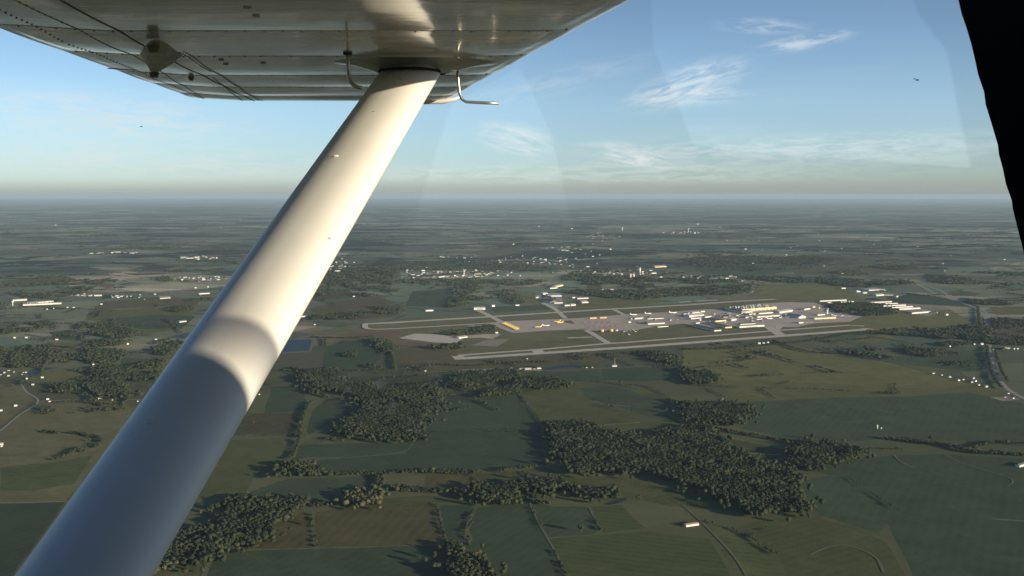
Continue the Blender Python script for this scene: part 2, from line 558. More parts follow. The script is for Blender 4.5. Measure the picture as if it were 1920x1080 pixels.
#  (material, outline in the photograph)
FIELDS = [
    # --- right foreground
    (M_SOY, P(B3, (330, 225), (560, 205), (900, 195), (1250, 190), (1600, 165), (1920, 230), (2300, 300), (2300, 470), (1920, 470), (1500, 440), (1150, 425), (900, 450), (640, 440), (330, 370), (410, 290))),
    (M_SOY, P(B3, (560, 590), (900, 545), (1200, 520), (1480, 515), (1920, 540), (2400, 560), (2400, 1400), (1330, 1400), (1290, 1180), (1180, 960), (1100, 830), (950, 660), (780, 620))),
    (M_SOY, P(B3, (560, 680), (860, 630), (930, 650), (1220, 840), (1100, 960), (780, 860), (700, 780), (620, 760))),
    (M_OLIVE, P(B3, (300, 930), (450, 880), (700, 860), (1000, 940), (1140, 1010), (1260, 1200), (1300, 1400), (600, 1400), (520, 1080), (380, 980))),
    (M_LIGHT, P(B3, (140, 940), (260, 920), (380, 985), (530, 1085), (600, 1200), (320, 1200), (180, 1010))),
    (M_LIGHT, P(B5, (1160, 800), (1480, 775), (1900, 745), (2360, 800), (2480, 1000), (2620, 1300), (1340, 1300), (1230, 940))),
    (M_OLIVE, P(B3, (210, 420), (500, 470), (620, 500), (560, 570), (480, 590), (360, 545), (330, 480))),
    (M_OLIVE, P(B3, (240, 140), (700, 150), (1000, 165), (1180, 180), (900, 195), (560, 210), (300, 225))),
    (M_OLIVE, P(B3, (0, 0), (700, -70), (1100, -20), (1400, 40), (1900, 210), (1560, 155), (1200, 185), (1000, 165), (620, 145), (200, 125), (60, 60))),
    (M_OLIVE, P(A7, (0, 950), (880, 920), (1100, 950), (1420, 1020), (1600, 1080), (1440, 1110), (900, 1080), (300, 1060), (0, 1010))),
    (M_SOY, P(A7, (800, 915), (1100, 930), (1500, 900), (1700, 880), (1740, 1000), (1600, 1010), (1300, 975))),
    # --- centre foreground
    (M_OLIVE, P(B2, (460, 190), (560, 200), (800, 180), (1150, 160), (1300, 185), (1480, 230), (1560, 280), (1600, 340), (1620, 420), (1700, 470), (1560, 520), (1380, 570), (1200, 530), (1050, 480), (940, 460), (620, 470), (540, 330))),
    (M_SOY, P(B2, (900, 190), (1150, 175), (1330, 220), (1480, 280), (1560, 360), (1600, 420), (1400, 400), (1180, 330), (1020, 290), (940, 240))),
    (M_SOY, P(B2, (0, 190), (160, 290), (430, 230), (540, 340), (620, 480), (700, 600), (760, 720), (640, 770), (380, 785), (0, 800), (-400, 800), (-400, 560), (-160, 380), (-80, 230))),
    (M_SOY, P(B2, (540, 65), (1040, 45), (1080, 130), (820, 140), (480, 130))),
    (M_SOY, P(B2, (1070, 45), (1640, 20), (1740, 90), (1550, 130), (1380, 140), (1080, 130))),
    (M_BROWN, P(B2, (0, 835), (90, 830), (180, 915), (140, 940), (0, 950), (-260, 950), (-240, 840))),
    (M_OLIVE, P(B2, (110, 830), (480, 810), (550, 910), (420, 930), (200, 935))),
    (M_OLIVE, P(B2, (500, 805), (640, 780), (860, 860), (1160, 910), (1300, 960), (1200, 980), (860, 910), (720, 900), (560, 905))),
    (M_OLIVE, P(B2, (900, 870), (1280, 850), (1560, 920), (1700, 960), (1960, 980), (2100, 1060), (2060, 1120), (1600, 1080), (1260, 1010), (1180, 960))),
    (M_SOY, P(B5, (330, 550), (560, 545), (600, 575), (540, 680), (520, 790), (560, 810), (480, 885), (405, 850), (350, 680))),
    (M_SOY, P(B5, (620, 570), (900, 530), (1010, 530), (1100, 720), (1220, 930), (1290, 1080), (1340, 1300), (900, 1300), (660, 1010), (500, 890), (590, 810), (550, 700))),
    (M_SOY, P(B5, (1030, 530), (1200, 560), (1400, 560), (1460, 570), (1540, 740), (1480, 770), (1160, 790), (1090, 680))),
    (M_LIGHT, P(B5, (1480, 565), (1700, 545), (1880, 720), (1560, 760))),
    (M_BROWN, P(B5, (0, 500), (310, 540), (340, 680), (390, 845), (260, 850), (0, 850), (-560, 880), (-600, 620), (-400, 560))),
    (M_SOY, P(B5, (-560, 885), (0, 855), (270, 855), (400, 1000), (430, 1300), (-1400, 1300), (-1360, 900))),
    (M_OLIVE, P(B4, (1690, 500), (1920, 480), (2400, 480), (2380, 540), (2060, 530), (1700, 570), (1280, 580))),
    # --- left foreground
    (M_OLIVE, P(B4, (330, 350), (500, 60), (900, 50), (960, 180), (930, 230), (700, 350), (620, 510), (260, 500))),
    (M_SOY, P(B4, (960, 350), (1600, 330), (1640, 420), (1260, 460), (1400, 500), (1100, 530), (560, 520), (700, 440))),
    (M_BROWN, P(B4, (1060, 600), (1130, 600), (1150, 870), (800, 880), (700, 870), (860, 700))),
    (M_BROWN, P(B4, (1170, 600), (1920, 560), (2080, 560), (2160, 860), (1920, 850), (1200, 870))),
    (M_SOY, P(B4, (420, 900), (1200, 875), (2160, 850), (2200, 1300), (200, 1300), (340, 1060))),
    (M_SOY, P(B1, (610, 620), (1140, 600), (1480, 610), (1420, 670), (1100, 710), (700, 712), (590, 730))),
    (M_SOY, P(B1, (700, 740), (1440, 680), (1560, 540), (1920, 520), (2280, 520), (2320, 790), (1600, 820), (1200, 830), (800, 830), (720, 760))),
    (M_SOY, P(B1, (840, 270), (1060, 260), (1120, 340), (1100, 400), (900, 440), (720, 540), (700, 520), (740, 370))),
    (M_SOY, P(B1, (440, 180), (650, 180), (700, 290), (680, 370), (380, 380))),
    (M_BROWN, P(B1, (180, 380), (660, 380), (640, 530), (120, 540), (60, 500))),
    (M_SOY, P(B1, (990, 110), (1600, 95), (1900, 130), (1560, 160), (1200, 150), (1020, 170))),
    (M_SOY, P(B1, (1560, 400), (1920, 260), (1960, 200), (2280, 200), (2300, 500), (1920, 515), (1620, 510))),
    # --- far left
    (M_SOY, P(A8, (0, 675), (365, 665), (200, 900), (60, 1090), (-300, 1300), (-400, 700))),
    (M_GRASS, P(A8, (0, 270), (210, 105), (700, 95), (760, 180), (600, 380), (370, 655), (0, 665), (-300, 600))),
    (M_LIGHT, P(A8, (0, 470), (300, 440), (520, 400), (420, 560), (200, 600), (0, 600))),
    (M_GRASS, P(A8, (0, 0), (120, 0), (190, 90), (0, 240), (-300, 300), (-300, 0))),
    (M_OLIVE, P(A4, (300, 1000), (480, 980), (520, 1060), (200, 1075), (120, 1060))),
    (M_SOY, P(A4, (680, 930), (830, 940), (820, 975), (680, 990))),
    (M_OLIVE, P(A4, (260, 850), (480, 840), (600, 870), (480, 900), (280, 890))),
    (M_SOY, P(A4, (270, 790), (400, 775), (480, 800), (480, 825), (330, 825))),
    (M_OLIVE, P(A4, (500, 670), (1100, 640), (1080, 700), (980, 780), (800, 800), (640, 740), (480, 720))),
    (M_SOY, P(A4, (540, 715), (900, 690), (1100, 700), (1020, 770), (800, 770))),
    (M_BROWN, P(A4, (560, 620), (900, 590), (1120, 600), (1110, 640), (800, 650), (540, 660))),
    (M_RED, P(A4, (400, 510), (560, 490), (670, 490), (640, 497), (510, 510), (660, 520), (610, 542), (500, 520))),
    (M_BROWN, P(A4, (0, 500), (360, 470), (460, 500), (200, 530), (0, 540))),
    (M_BROWN, P(A4, (700, 460), (900, 455), (960, 462), (760, 470))),
    # --- middle: round the airfield
    (M_GRASS, P(A5, (20, 800), (360, 735), (980, 690), (1500, 655), (1920, 640), (2700, 590), (3300, 610), (3500, 700), (3200, 780), (2600, 830), (1920, 880), (1500, 905), (700, 940), (560, 880), (480, 820))),
    (M_BROWN, P(A5, (480, 835), (600, 845), (880, 870), (900, 920), (930, 950), (1920, 890), (1920, 940), (1500, 960), (900, 1000), (620, 990), (540, 940))),
    (M_RED, P(A5, (260, 800), (560, 780), (580, 795), (560, 815), (300, 810))),
    (M_RED, P(A5, (500, 830), (620, 840), (800, 860), (640, 865), (500, 850))),
    (M_SOY, P(A5, (150, 880), (240, 835), (380, 835), (470, 880), (460, 940), (400, 990), (130, 995))),
    (M_BROWN, P(A5, (200, 620), (450, 590), (600, 640), (560, 700), (300, 720), (120, 710), (60, 660))),
    (M_SOY, P(A5, (640, 560), (860, 540), (880, 600), (820, 650), (600, 640))),
    (M_OLIVE, P(A5, (1200, 560), (1330, 560), (1410, 630), (1380, 650), (1270, 620))),
    (M_SOY, P(A5, (1080, 645), (1400, 635), (1420, 660), (1100, 680))),
    (M_OLIVE, P(A5, (1500, 620), (1700, 590), (1920, 600), (2100, 610), (1900, 640), (1560, 650))),
    (M_BROWN, P(A5, (960, 340), (1100, 310), (1260, 320), (1200, 350), (1060, 370))),
    (M_BROWN, P(A5, (60, 560), (280, 545), (320, 590), (100, 610))),
    (M_OLIVE, P(A6, (960, 520), (1400, 520), (1560, 600), (1200, 600), (900, 590))),
    (M_BROWN, P(A6, (0, 440), (0, 430), (90, 540), (160, 560), (420, 575), (400, 590), (200, 600), (0, 560))),
    (M_BROWN, P(A6, (380, 540), (700, 520), (780, 540), (600, 570), (420, 560))),
    (M_SOY, P(A6, (600, 420), (1100, 400), (1180, 440), (1000, 470), (660, 460))),
    (M_BROWN, P(A6, (1140, 430), (1500, 420), (1920, 430), (1900, 450), (1500, 460), (1180, 465))),
    (M_SOY, P(A7, (1140, 600), (1300, 570), (1500, 600), (1700, 650), (1500, 640), (1300, 630))),
    (M_LIGHT, P(A7, (1490, 565), (1560, 555), (1680, 570), (1640, 585), (1520, 585))),
    (M_OLIVE, P(A7, (1000, 700), (1500, 660), (1640, 740), (1500, 760), (1200, 780), (900, 790))),
    (M_OLIVE, P(A7, (1730, 650), (1920, 650), (2200, 660), (2200, 700), (1920, 690), (1760, 690))),
    (M_BROWN, P(A7, (1740, 790), (1920, 770), (2200, 790), (2200, 850), (1920, 860), (1760, 850))),
    (M_OLIVE, P(A7, (980, 810), (1150, 800), (1200, 830), (1080, 850), (960, 840))),
    (M_OLIVE, P(A7, (0, 880), (500, 860), (700, 880), (860, 915), (400, 940), (0, 950))),
]
for mt, pts in FIELDS:
    if sum(p[1] for p in pts) / len(pts) > 745:
        mt = {M_OLIVE: M_OLIVE_DIM, M_BROWN: M_BROWN_DIM}.get(mt, mt)  # nearer fields: dimmer copies, with vignette and thinner haze put into the colour
    sheet('field', pts, mt, None)

# water
for nm, pts in [
    ('reservoir', P(A4, (1595, 832), (1755, 829), (1738, 893), (1555, 905))),
    ('pond', P(A4, (930, 818), (1040, 796), (1070, 790), (1040, 826))),
    ('pond', P(A4, (150, 1012), (200, 992), (335, 986), (260, 1004), (190, 1032), (160, 1030))),
    ('pond', P(B8, (940, 1040), (980, 1012), (1290, 968), (1370, 972), (1375, 992), (1290, 1008), (960, 1044))),
    ('pond', P(B5, (1560, 545), (1640, 520), (1730, 490), (1745, 505), (1700, 530), (1610, 548))),
    ('lake', P(A7, (690, 478), (800, 475), (930, 484), (900, 489), (760, 485))),
    ('stream', P(A7, (1545, 600), (1570, 592), (1605, 600), (1600, 612), (1560, 606))),
]:
    sheet(nm, pts, M_WATER, .42, 1.0, 40)
sheet('reservoir_bank', P(A4, (1585, 826), (1770, 824), (1752, 900), (1540, 912)), M_PATH, .40, 1, 60)

# paved apron, runways and taxiways of the airfield
sheet('apron', P(B8, (330, 522), (470, 497), (1110, 470), (1290, 462), (1700, 432), (1920, 412), (2200, 400), (2900, 352), (3060, 338), (3300, 300), (3700, 280), (4000, 285), (4160, 340), (4320, 400), (4560, 430), (4400, 500), (4000, 520), (3800, 560), (3600, 560), (2900, 560), (2200, 560), (1940, 600), (1490, 600), (1400, 586), (1000, 600), (610, 628)), M_APRON, .45, 0.5, 200)
sheet('grass_island', P(B8, (1160, 492), (1260, 484), (1300, 510), (1290, 526), (1210, 512)), M_GRASS, .47, 1, 60)
sheet('grass_plot', P(B6, (420, 420), (620, 400), (760, 430), (890, 490), (620, 520), (430, 530), (380, 480)), M_GRASS, .47, 1, 90)
sheet('apron', P(B8, (0, 685), (100, 655), (300, 640), (480, 640), (380, 695), (240, 680)), M_APRON, .45, 1, 90)
sheet('apron', P(A5, (565, 822), (650, 797), (760, 800), (930, 822), (880, 852), (760, 846)), M_CONC, .45, 1, 90)
sheet('apron', P(A5, (965, 862), (1060, 832), (1185, 828), (1115, 870)), M_TRACK, .45, 4, 60)
sheet('apron', P(A5, (940, 752), (1100, 745), (1110, 752), (1000, 758)), M_CONC, .47, 1, 90)
sheet('yard', P(B8, (0, 1085), (0, 1040), (560, 1020), (940, 1020), (930, 1050), (320, 1068)), M_TRACK, .44, 2, 60)
sheet('yard', P(B3, (1730, 195), (1840, 190), (1900, 205), (1800, 218)), M_TRACK, .44, 2, 60)
sheet('yard', P(B8, (860, 180), (1150, 180), (1180, 300), (1080, 350), (940, 280)), M_ROAD, .44, 2, 60)
sheet('yard', P(B7, (1100, 290), (1500, 340), (1680, 400), (1560, 440), (1350, 400)), M_TRACK, .44, 2, 60)

strip('runway', P(B8, (30, 915), (1920, 787), (3600, 662), (4540, 590), (4630, 578)), 62, M_CONC, .50, False)
strip('runway', P(A5, (370, 743), (560, 733), (1100, 700), (1700, 662), (1920, 650), (2200, 634), (2480, 614), (2680, 603)), 58, M_CONC, .50, False)
strip('taxiway', P(B8, (-10, 880), (440, 845), (880, 815), (1640, 748), (1920, 730), (3600, 598), (4400, 538), (4560, 548)), 36, M_CONC, .53, False)
strip('taxiway', P(A5, (380, 742), (372, 756), (400, 772), (560, 770), (1120, 737)), 34, M_CONC, 2.75)
strip('taxiway', P(B8, (-15, 885), (30, 925)), 60, M_CONC, .56, False)
strip('taxiway', P(B8, (870, 815), (915, 850)), 60, M_CONC, .56, False)
strip('taxiway', P(B8, (1440, 596), (1690, 745)), 38, M_CONC, .56, False)
strip('taxiway', P(B8, (1230, 682), (1500, 672)), 34, M_CONC, .59, False)
strip('taxiway', P(B8, (225, 372), (480, 500)), 40, M_CONC, .56, False)
strip('taxiway', P(B8, (950, 290), (1090, 360), (1200, 460)), 34, M_CONC, .56, False)
strip('taxiway', P(B8, (1750, 365), (1860, 420)), 32, M_CONC, .56, False)
strip('taxiway', P(B8, (3490, 560), (3640, 660)), 60, M_CONC, .56, False)
strip('taxiway', P(B8, (3640, 530), (3560, 600)), 40, M_CONC, .59, False)
strip('taxiway', P(B6, (560, 160), (690, 152)), 30, M_WALL, .59, False)
strip('taxiway', P(B6, (750, 148), (1000, 134)), 30, M_WALL, .59, False)
for k in range(5):      # painted threshold bars on the near runway
    a = G(*B8(80 + k * 14, 0)).x
c0 = G(*B8(60, 913)); c1 = G(*B8(1920, 787)); rd = (c1 - c0).normalized(); rn = Vector((-rd.y, rd.x, 0))
mk = MB()
for k in range(8):
    o_ = c0 + rd * 20 + rn * ((k - 3.5) * 6.0)
    q = [o_, o_ + rd * 45, o_ + rd * 45 + rn * 2.5, o_ + rn * 2.5]
    n = len(mk.v); mk.v += [(p.x, p.y, GZ + .54) for p in q]; mk.f.append((n, n + 1, n + 2, n + 3))
for k in range(36):
    o_ = c0 + rd * (110 + k * 61)
    q = [o_, o_ + rd * 37, o_ + rd * 37 + rn * 1.2, o_ + rn * 1.2]
    n = len(mk.v); mk.v += [(p.x, p.y, GZ + .54) for p in q]; mk.f.append((n, n + 1, n + 2, n + 3))
tag(mk.build('runway_marking', M_WALL), kind='structure')

# roads, farm tracks and streams
ROADS = [
    ('highway', P(A7, (1300, 505), (1420, 570), (1560, 620), (1640, 650), (1700, 700), (1705, 790), (1720, 870), (1745, 980), (1785, 1060), (1830, 1110), (1920, 1160), (2100, 1230)), 26, M_ROAD),
    ('highway', P(A7, (1620, 640), (1690, 665), (1722, 710), (1712, 790), (1730, 870)), 22, M_ROAD),
    ('road', P(A7, (1480, 575), (1440, 550), (1340, 520)), 22, M_ROAD),
    ('road', P(A7, (860, 910), (1100, 940), (1400, 1020), (1660, 1080), (1760, 1110)), 9, M_ROOFD),
    ('road', P(B2, (-700, 60), (0, 68), (560, 62), (900, 58), (1070, 42), (1480, 28), (1640, 18), (1700, 6)), 9, M_TRACK),
    ('road', P(A7, (0, 965), (400, 950), (880, 915)), 8, M_TRACK),
    ('road', P(A8, (-100, 672), (100, 668), (365, 661), (420, 658)), 9, M_TRACK),
    ('road', P(A8, (-60, 310), (0, 265), (110, 175), (215, 98), (150, 45), (120, 0)), 9, M_ROAD),
    ('road', P(A8, (215, 98), (400, 90), (600, 85), (860, 90)), 9, M_ROAD),
    ('road', P(A4, (0, 740), (240, 735), (560, 712), (700, 705)), 8, M_TRACK),
    ('track', P(B1, (700, 712), (1000, 712), (1250, 692), (1440, 662), (1500, 600)), 6, M_PATH),
    ('track', P(B1, (440, 178), (650, 175)), 8, M_PATH),
    ('track', P(B4, (410, 905), (340, 1050), (300, 1200)), 16, M_PATH),
    ('track', P(B4, (430, 890), (1150, 875), (1920, 852), (2160, 850)), 7, M_PATH),
    ('track', P(B5, (325, 560), (350, 680), (400, 850)), 8, M_PATH),
    ('track', P(B5, (1010, 530), (1090, 700), (1220, 930), (1330, 1200)), 7, M_PATH),
    ('track', P(B5, (1460, 570), (1550, 740)), 8, M_PATH),
    ('track', P(B3, (720, 1080), (800, 1045), (900, 1025), (1000, 1050), (1090, 1100), (1130, 1180)), 9, M_PATH),
    ('track', P(B3, (1190, 520), (1230, 560), (1300, 590)), 8, M_PATH),
    ('track', P(B3, (1480, 520), (1560, 560), (1680, 600), (1820, 640), (1860, 670), (1830, 695)), 6, M_PATH),
    ('track', P(B3, (1740, 880), (1920, 892), (2100, 900)), 6, M_TRACK),
    ('track', P(B3, (0, 800), (140, 930), (280, 1080), (360, 1200)), 8, M_PATH),
    ('track', P(B2, (700, 450), (900, 470), (1200, 460), (1360, 450)), 8, M_TRACK),
    ('track', P(B2, (1020, 290), (1080, 310), (1180, 320), (1290, 330)), 8, M_TRACK),
    ('track', P(B2, (1120, 130), (1320, 165), (1440, 200)), 6, M_TRACK),
    ('track', P(B3, (330, 505), (440, 515), (550, 520)), 9, M_TRACK),
    ('track', P(A5, (520, 830), (880, 862), (1100, 890)), 8, M_TRACK),
    ('track', P(A5, (280, 660), (440, 650), (560, 625)), 10, M_TRACK),
    ('track', P(A5, (430, 1000), (660, 995), (720, 1005)), 7, M_TRACK),
    ('road', P(B7, (1480, 340), (1700, 400), (1920, 460), (2200, 520)), 10, M_ROOFD),
    ('road', P(A7, (385, 570), (410, 500)), 40, M_ROAD),
]
for i, (nm, pts, wd, mt) in enumerate(ROADS):
    strip(nm, pts, wd * (.7 if mt in (M_PATH, M_TRACK) else .8), mt, .63 + 0.005 * i, jitter=0.15 if nm == 'track' else 0.0)

# ------------------------------------------------------------------ woods and trees


def crown_template(sub, seed, rough=0.28):
    bm = bmesh.new()
    bmesh.ops.create_icosphere(bm, subdivisions=sub, radius=1.0)
    r_ = random.Random(seed)
    for v in bm.verts:
        k = 1 + r_.uniform(-rough, rough)
        v.co *= k
        if v.co.z < -0.3: v.co.z = -0.3 + (v.co.z + 0.3) * 0.6
    v = np.array([tuple(q.co) for q in bm.verts], dtype=np.float32)
    f = np.array([[q.index for q in p.verts] for p in bm.faces], dtype=np.int32)
    bm.free()
    return v, f


T3 = [crown_template(2, k, .30) for k in range(10)]    # 80 triangles
T1 = [crown_template(1, k + 20, .25) for k in range(8)]     # 20 triangles


def inside(px, py, poly):
    res = np.zeros(len(px), bool)
    n = len(poly)
    for i in range(n):
        x1, y1 = poly[i]; x2, y2 = poly[(i + 1) % n]
        c = ((y1 > py) != (y2 > py))
        with np.errstate(divide='ignore', invalid='ignore'):
            xi = (x2 - x1) * (py - y1) / (y2 - y1 + 1e-12) + x1
        res ^= c & (px < xi)
    return res


def poly_points(pix, spacing, stray=0.0):
    pts = [G(*p) for p in pix]
    poly = [(p.x, p.y) for p in pts]
    xs = [p[0] for p in poly]; ys = [p[1] for p in poly]
    gx, gy = np.meshgrid(np.arange(min(xs) - 60, max(xs) + 60, spacing), np.arange(min(ys) - 60, max(ys) + 60, spacing))
    gx = gx.ravel() + rng.uniform(-.45, .45, gx.size) * spacing
    gy = gy.ravel() + rng.uniform(-.45, .45, gy.size) * spacing
    # ragged outline
    ox = gx + 12 * np.sin(gy * .045 + gx * .013) + rng.normal(0, spacing * 1.1, gx.size)
    oy = gy + 12 * np.sin(gx * .051 + gy * .011) + rng.normal(0, spacing * 1.1, gx.size)
    k = inside(ox, oy, poly)
    if stray:
        fx = gx + rng.normal(0, 34, gx.size); fy = gy + rng.normal(0, 34, gx.size)
        k |= inside(fx, fy, poly) & (rng.random(gx.size) < stray)
        hole_ = np.sin(gx * .023 + gy * .031) * np.sin(gx * .037 - gy * .019 + 2) + rng.normal(0, .1, gx.size)
        k &= hole_ < .78
    return np.stack([gx[k], gy[k]], 1)


def line_points(pix, width, spacing, gap=0.0):
    pts = smooth_line([G(*p) for p in pix], 30)
    out = []
    for a, b_ in zip(pts[:-1], pts[1:]):
        L = (b_ - a).length
        n = rng.poisson(max(L * max(width, spacing) / spacing ** 2, 0.01))
        d = (b_ - a); q = Vector((-d.y, d.x, 0)).normalized()
        for _ in range(n):
            s = rng.random(); o_ = rng.uniform(-.5, .5) * width
            if gap and math.sin(a.x * .021) * math.sin(a.y * .017 + 1) > 1 - gap * 2: continue
            p = a + d * s + q * o_
            out.append((p.x, p.y))
    return np.array(out).reshape(-1, 2)


def trees_mesh(name, pts, h, r, mat, lobes=2, tmpl=None, kind='stuff', zscale=1.0):
    tmpl = tmpl or T3
    V = []; F = []; base = 0
    n = len(pts)
    if n == 0: return None
    for j in range(lobes):
        which = rng.integers(0, len(tmpl), n)
        for k in range(len(tmpl)):
            sel = np.where(which == k)[0]
            if len(sel) == 0: continue
            tv, tf = tmpl[k]
            m_ = len(sel)
            ang = rng.uniform(0, 6.283, m_)
            lf = .92 + .14 * np.sin(pts[sel, 0] * .031 + pts[sel, 1] * .019) + .10 * np.sin(pts[sel, 1] * .052 - pts[sel, 0] * .027 + 1)
            hh = h * lf * rng.uniform(.66, 1.14, m_) * (1 if j == 0 else .45); rr = r * rng.uniform(.7, 1.45, m_) * (1.12 if j == 0 else .62)
            ca, sa = np.cos(ang), np.sin(ang)
            x = tv[None, :, 0] * ca[:, None] - tv[None, :, 1] * sa[:, None]
            y = tv[None, :, 0] * sa[:, None] + tv[None, :, 1] * ca[:, None]
            z = np.repeat(tv[None, :, 2], m_, 0)
            ox = rng.normal(0, r * .45, m_) if j else np.zeros(m_)
            oy = rng.normal(0, r * .45, m_) if j else np.zeros(m_)
            hz_ = hh * (.34 if j == 0 else .42)
            cz = GZ + hh * .66 if j == 0 else GZ + h * rng.uniform(.55, .85, m_)
            v = np.stack([x * rr[:, None] + (pts[sel, 0] + ox)[:, None], y * rr[:, None] + (pts[sel, 1] + oy)[:, None], z * (hz_ * zscale)[:, None] + cz[:, None]], 2)
            f = tf[None, :, :] + (base + np.arange(m_) * len(tv))[:, None, None]
            V.append(v.reshape(-1, 3)); F.append(f.reshape(-1, 3))
            base += m_ * len(tv)
    V = np.concatenate(V).astype(np.float32); F = np.concatenate(F).astype(np.int32)
    me = bpy.data.meshes.new(name)
    me.vertices.add(len(V)); me.vertices.foreach_set('co', V.ravel())
    me.loops.add(F.size); me.loops.foreach_set('vertex_index', F.ravel())
    me.polygons.add(len(F)); me.polygons.foreach_set('loop_start', np.arange(0, F.size, 3, dtype=np.int32))
    me.polygons.foreach_set('loop_total', np.full(len(F), 3, dtype=np.int32))
    me.update(calc_edges=True)
    me.materials.append(mat)
    return tag(from_mesh(name, me), kind=kind)


WOODS = [   # outline, label
    (P(B2, (680, 490), (740, 468), (1000, 470), (1100, 520), (1330, 580), (1440, 560), (1600, 520), (1680, 500), (1850, 490)) + P(B3, (200, 430), (340, 530), (480, 595), (620, 640), (690, 660), (600, 690), (720, 840), (640, 850), (500, 850), (400, 885), (300, 830), (180, 760), (0, 700)) + P(B2, (1560, 880), (1500, 840), (1280, 850), (1160, 820), (940, 850), (860, 840), (780, 720), (700, 600)), 'large dense wood of dark trees right of centre', 1),
    (P(B3, (600, 520), (700, 460), (820, 465), (1010, 520), (1015, 550), (860, 545), (770, 610), (660, 610)), 'small wood trailing off right of the large wood', 1),
    (P(B3, (0, 235), (150, 240), (330, 245), (405, 290), (330, 350), (150, 350), (60, 330), (0, 330)), 'dark wood behind the large wood at its upper edge', 1),
    (P(B1, (950, 545), (980, 480), (1100, 400), (1200, 340), (1320, 380), (1400, 290), (1560, 285), (1700, 300), (1740, 360), (1600, 400), (1560, 480), (1490, 550), (1590, 560), (1590, 590), (1380, 595), (1180, 570), (1000, 570)), 'lobed wood right of the strut in the middle distance', 1),
    (P(B1, (720, 70), (880, 60), (900, 120), (1000, 190), (1150, 170), (1220, 230), (1400, 180), (1660, 170), (1690, 250), (1440, 280), (1300, 300), (1180, 340), (1140, 280), (1040, 240), (860, 210), (760, 240), (740, 150)), 'ragged belt of trees with clearings beyond the lobed wood', 1),
    (P(B4, (490, 560), (560, 525), (740, 520), (1000, 525), (1070, 565), (1030, 610), (900, 690), (760, 790), (700, 880), (430, 880), (400, 1010), (0, 1015), (-100, 1000), (-60, 900), (80, 785), (440, 770), (490, 680)), 'tapering wood beside the foot of the strut', 1),
    (P(B4, (910, 300), (940, 255), (1150, 262), (1205, 310), (1210, 342), (940, 345)), 'small oval copse standing alone in a green field', 1),
    (P(B5, (420, 880), (480, 870), (560, 950), (650, 990), (760, 1080), (900, 1300), (440, 1300), (430, 980)), 'wood at the bottom edge of the view', 1),
    (P(B4, (1440, 490), (1500, 465), (1600, 470), (1670, 500), (1660, 560), (1440, 555)), 'yellowish clump of trees at a field corner', 2),
    (P(B2, (420, 130), (620, 130), (800, 150), (790, 190), (560, 200), (440, 180)), 'tree belt below the farm road', 1),
    (P(B2, (0, 110), (260, 80), (480, 75), (400, 120), (240, 160), (60, 200), (-60, 180)), 'tree belt left of the farm road buildings', 1),
    (P(B2, (180, 280), (200, 230), (420, 200), (440, 240), (300, 250)), 'short clump of trees in the green field', 1),
    (P(B5, (620, 430), (880, 420), (1180, 380), (1290, 400), (1260, 470), (1160, 470), (960, 460), (900, 530), (700, 560), (620, 560), (640, 500)), 'thick tree belt left of the pond', 1),
    (P(B5, (1230, 460), (1330, 440), (1660, 460), (1640, 500), (1400, 500)), 'tree belt above the small pond', 1),
    (P(B4, (0, 1020), (120, 1015), (60, 1060), (-60, 1060)), 'tip of a wood by the strut', 2),
]
for pts, lab, q in WOODS:
    pp = poly_points(pts, 7.4, .22)
    o = trees_mesh('wood', pp, 19, 5.0, M_LEAF if q == 1 else M_LEAFY, 2)

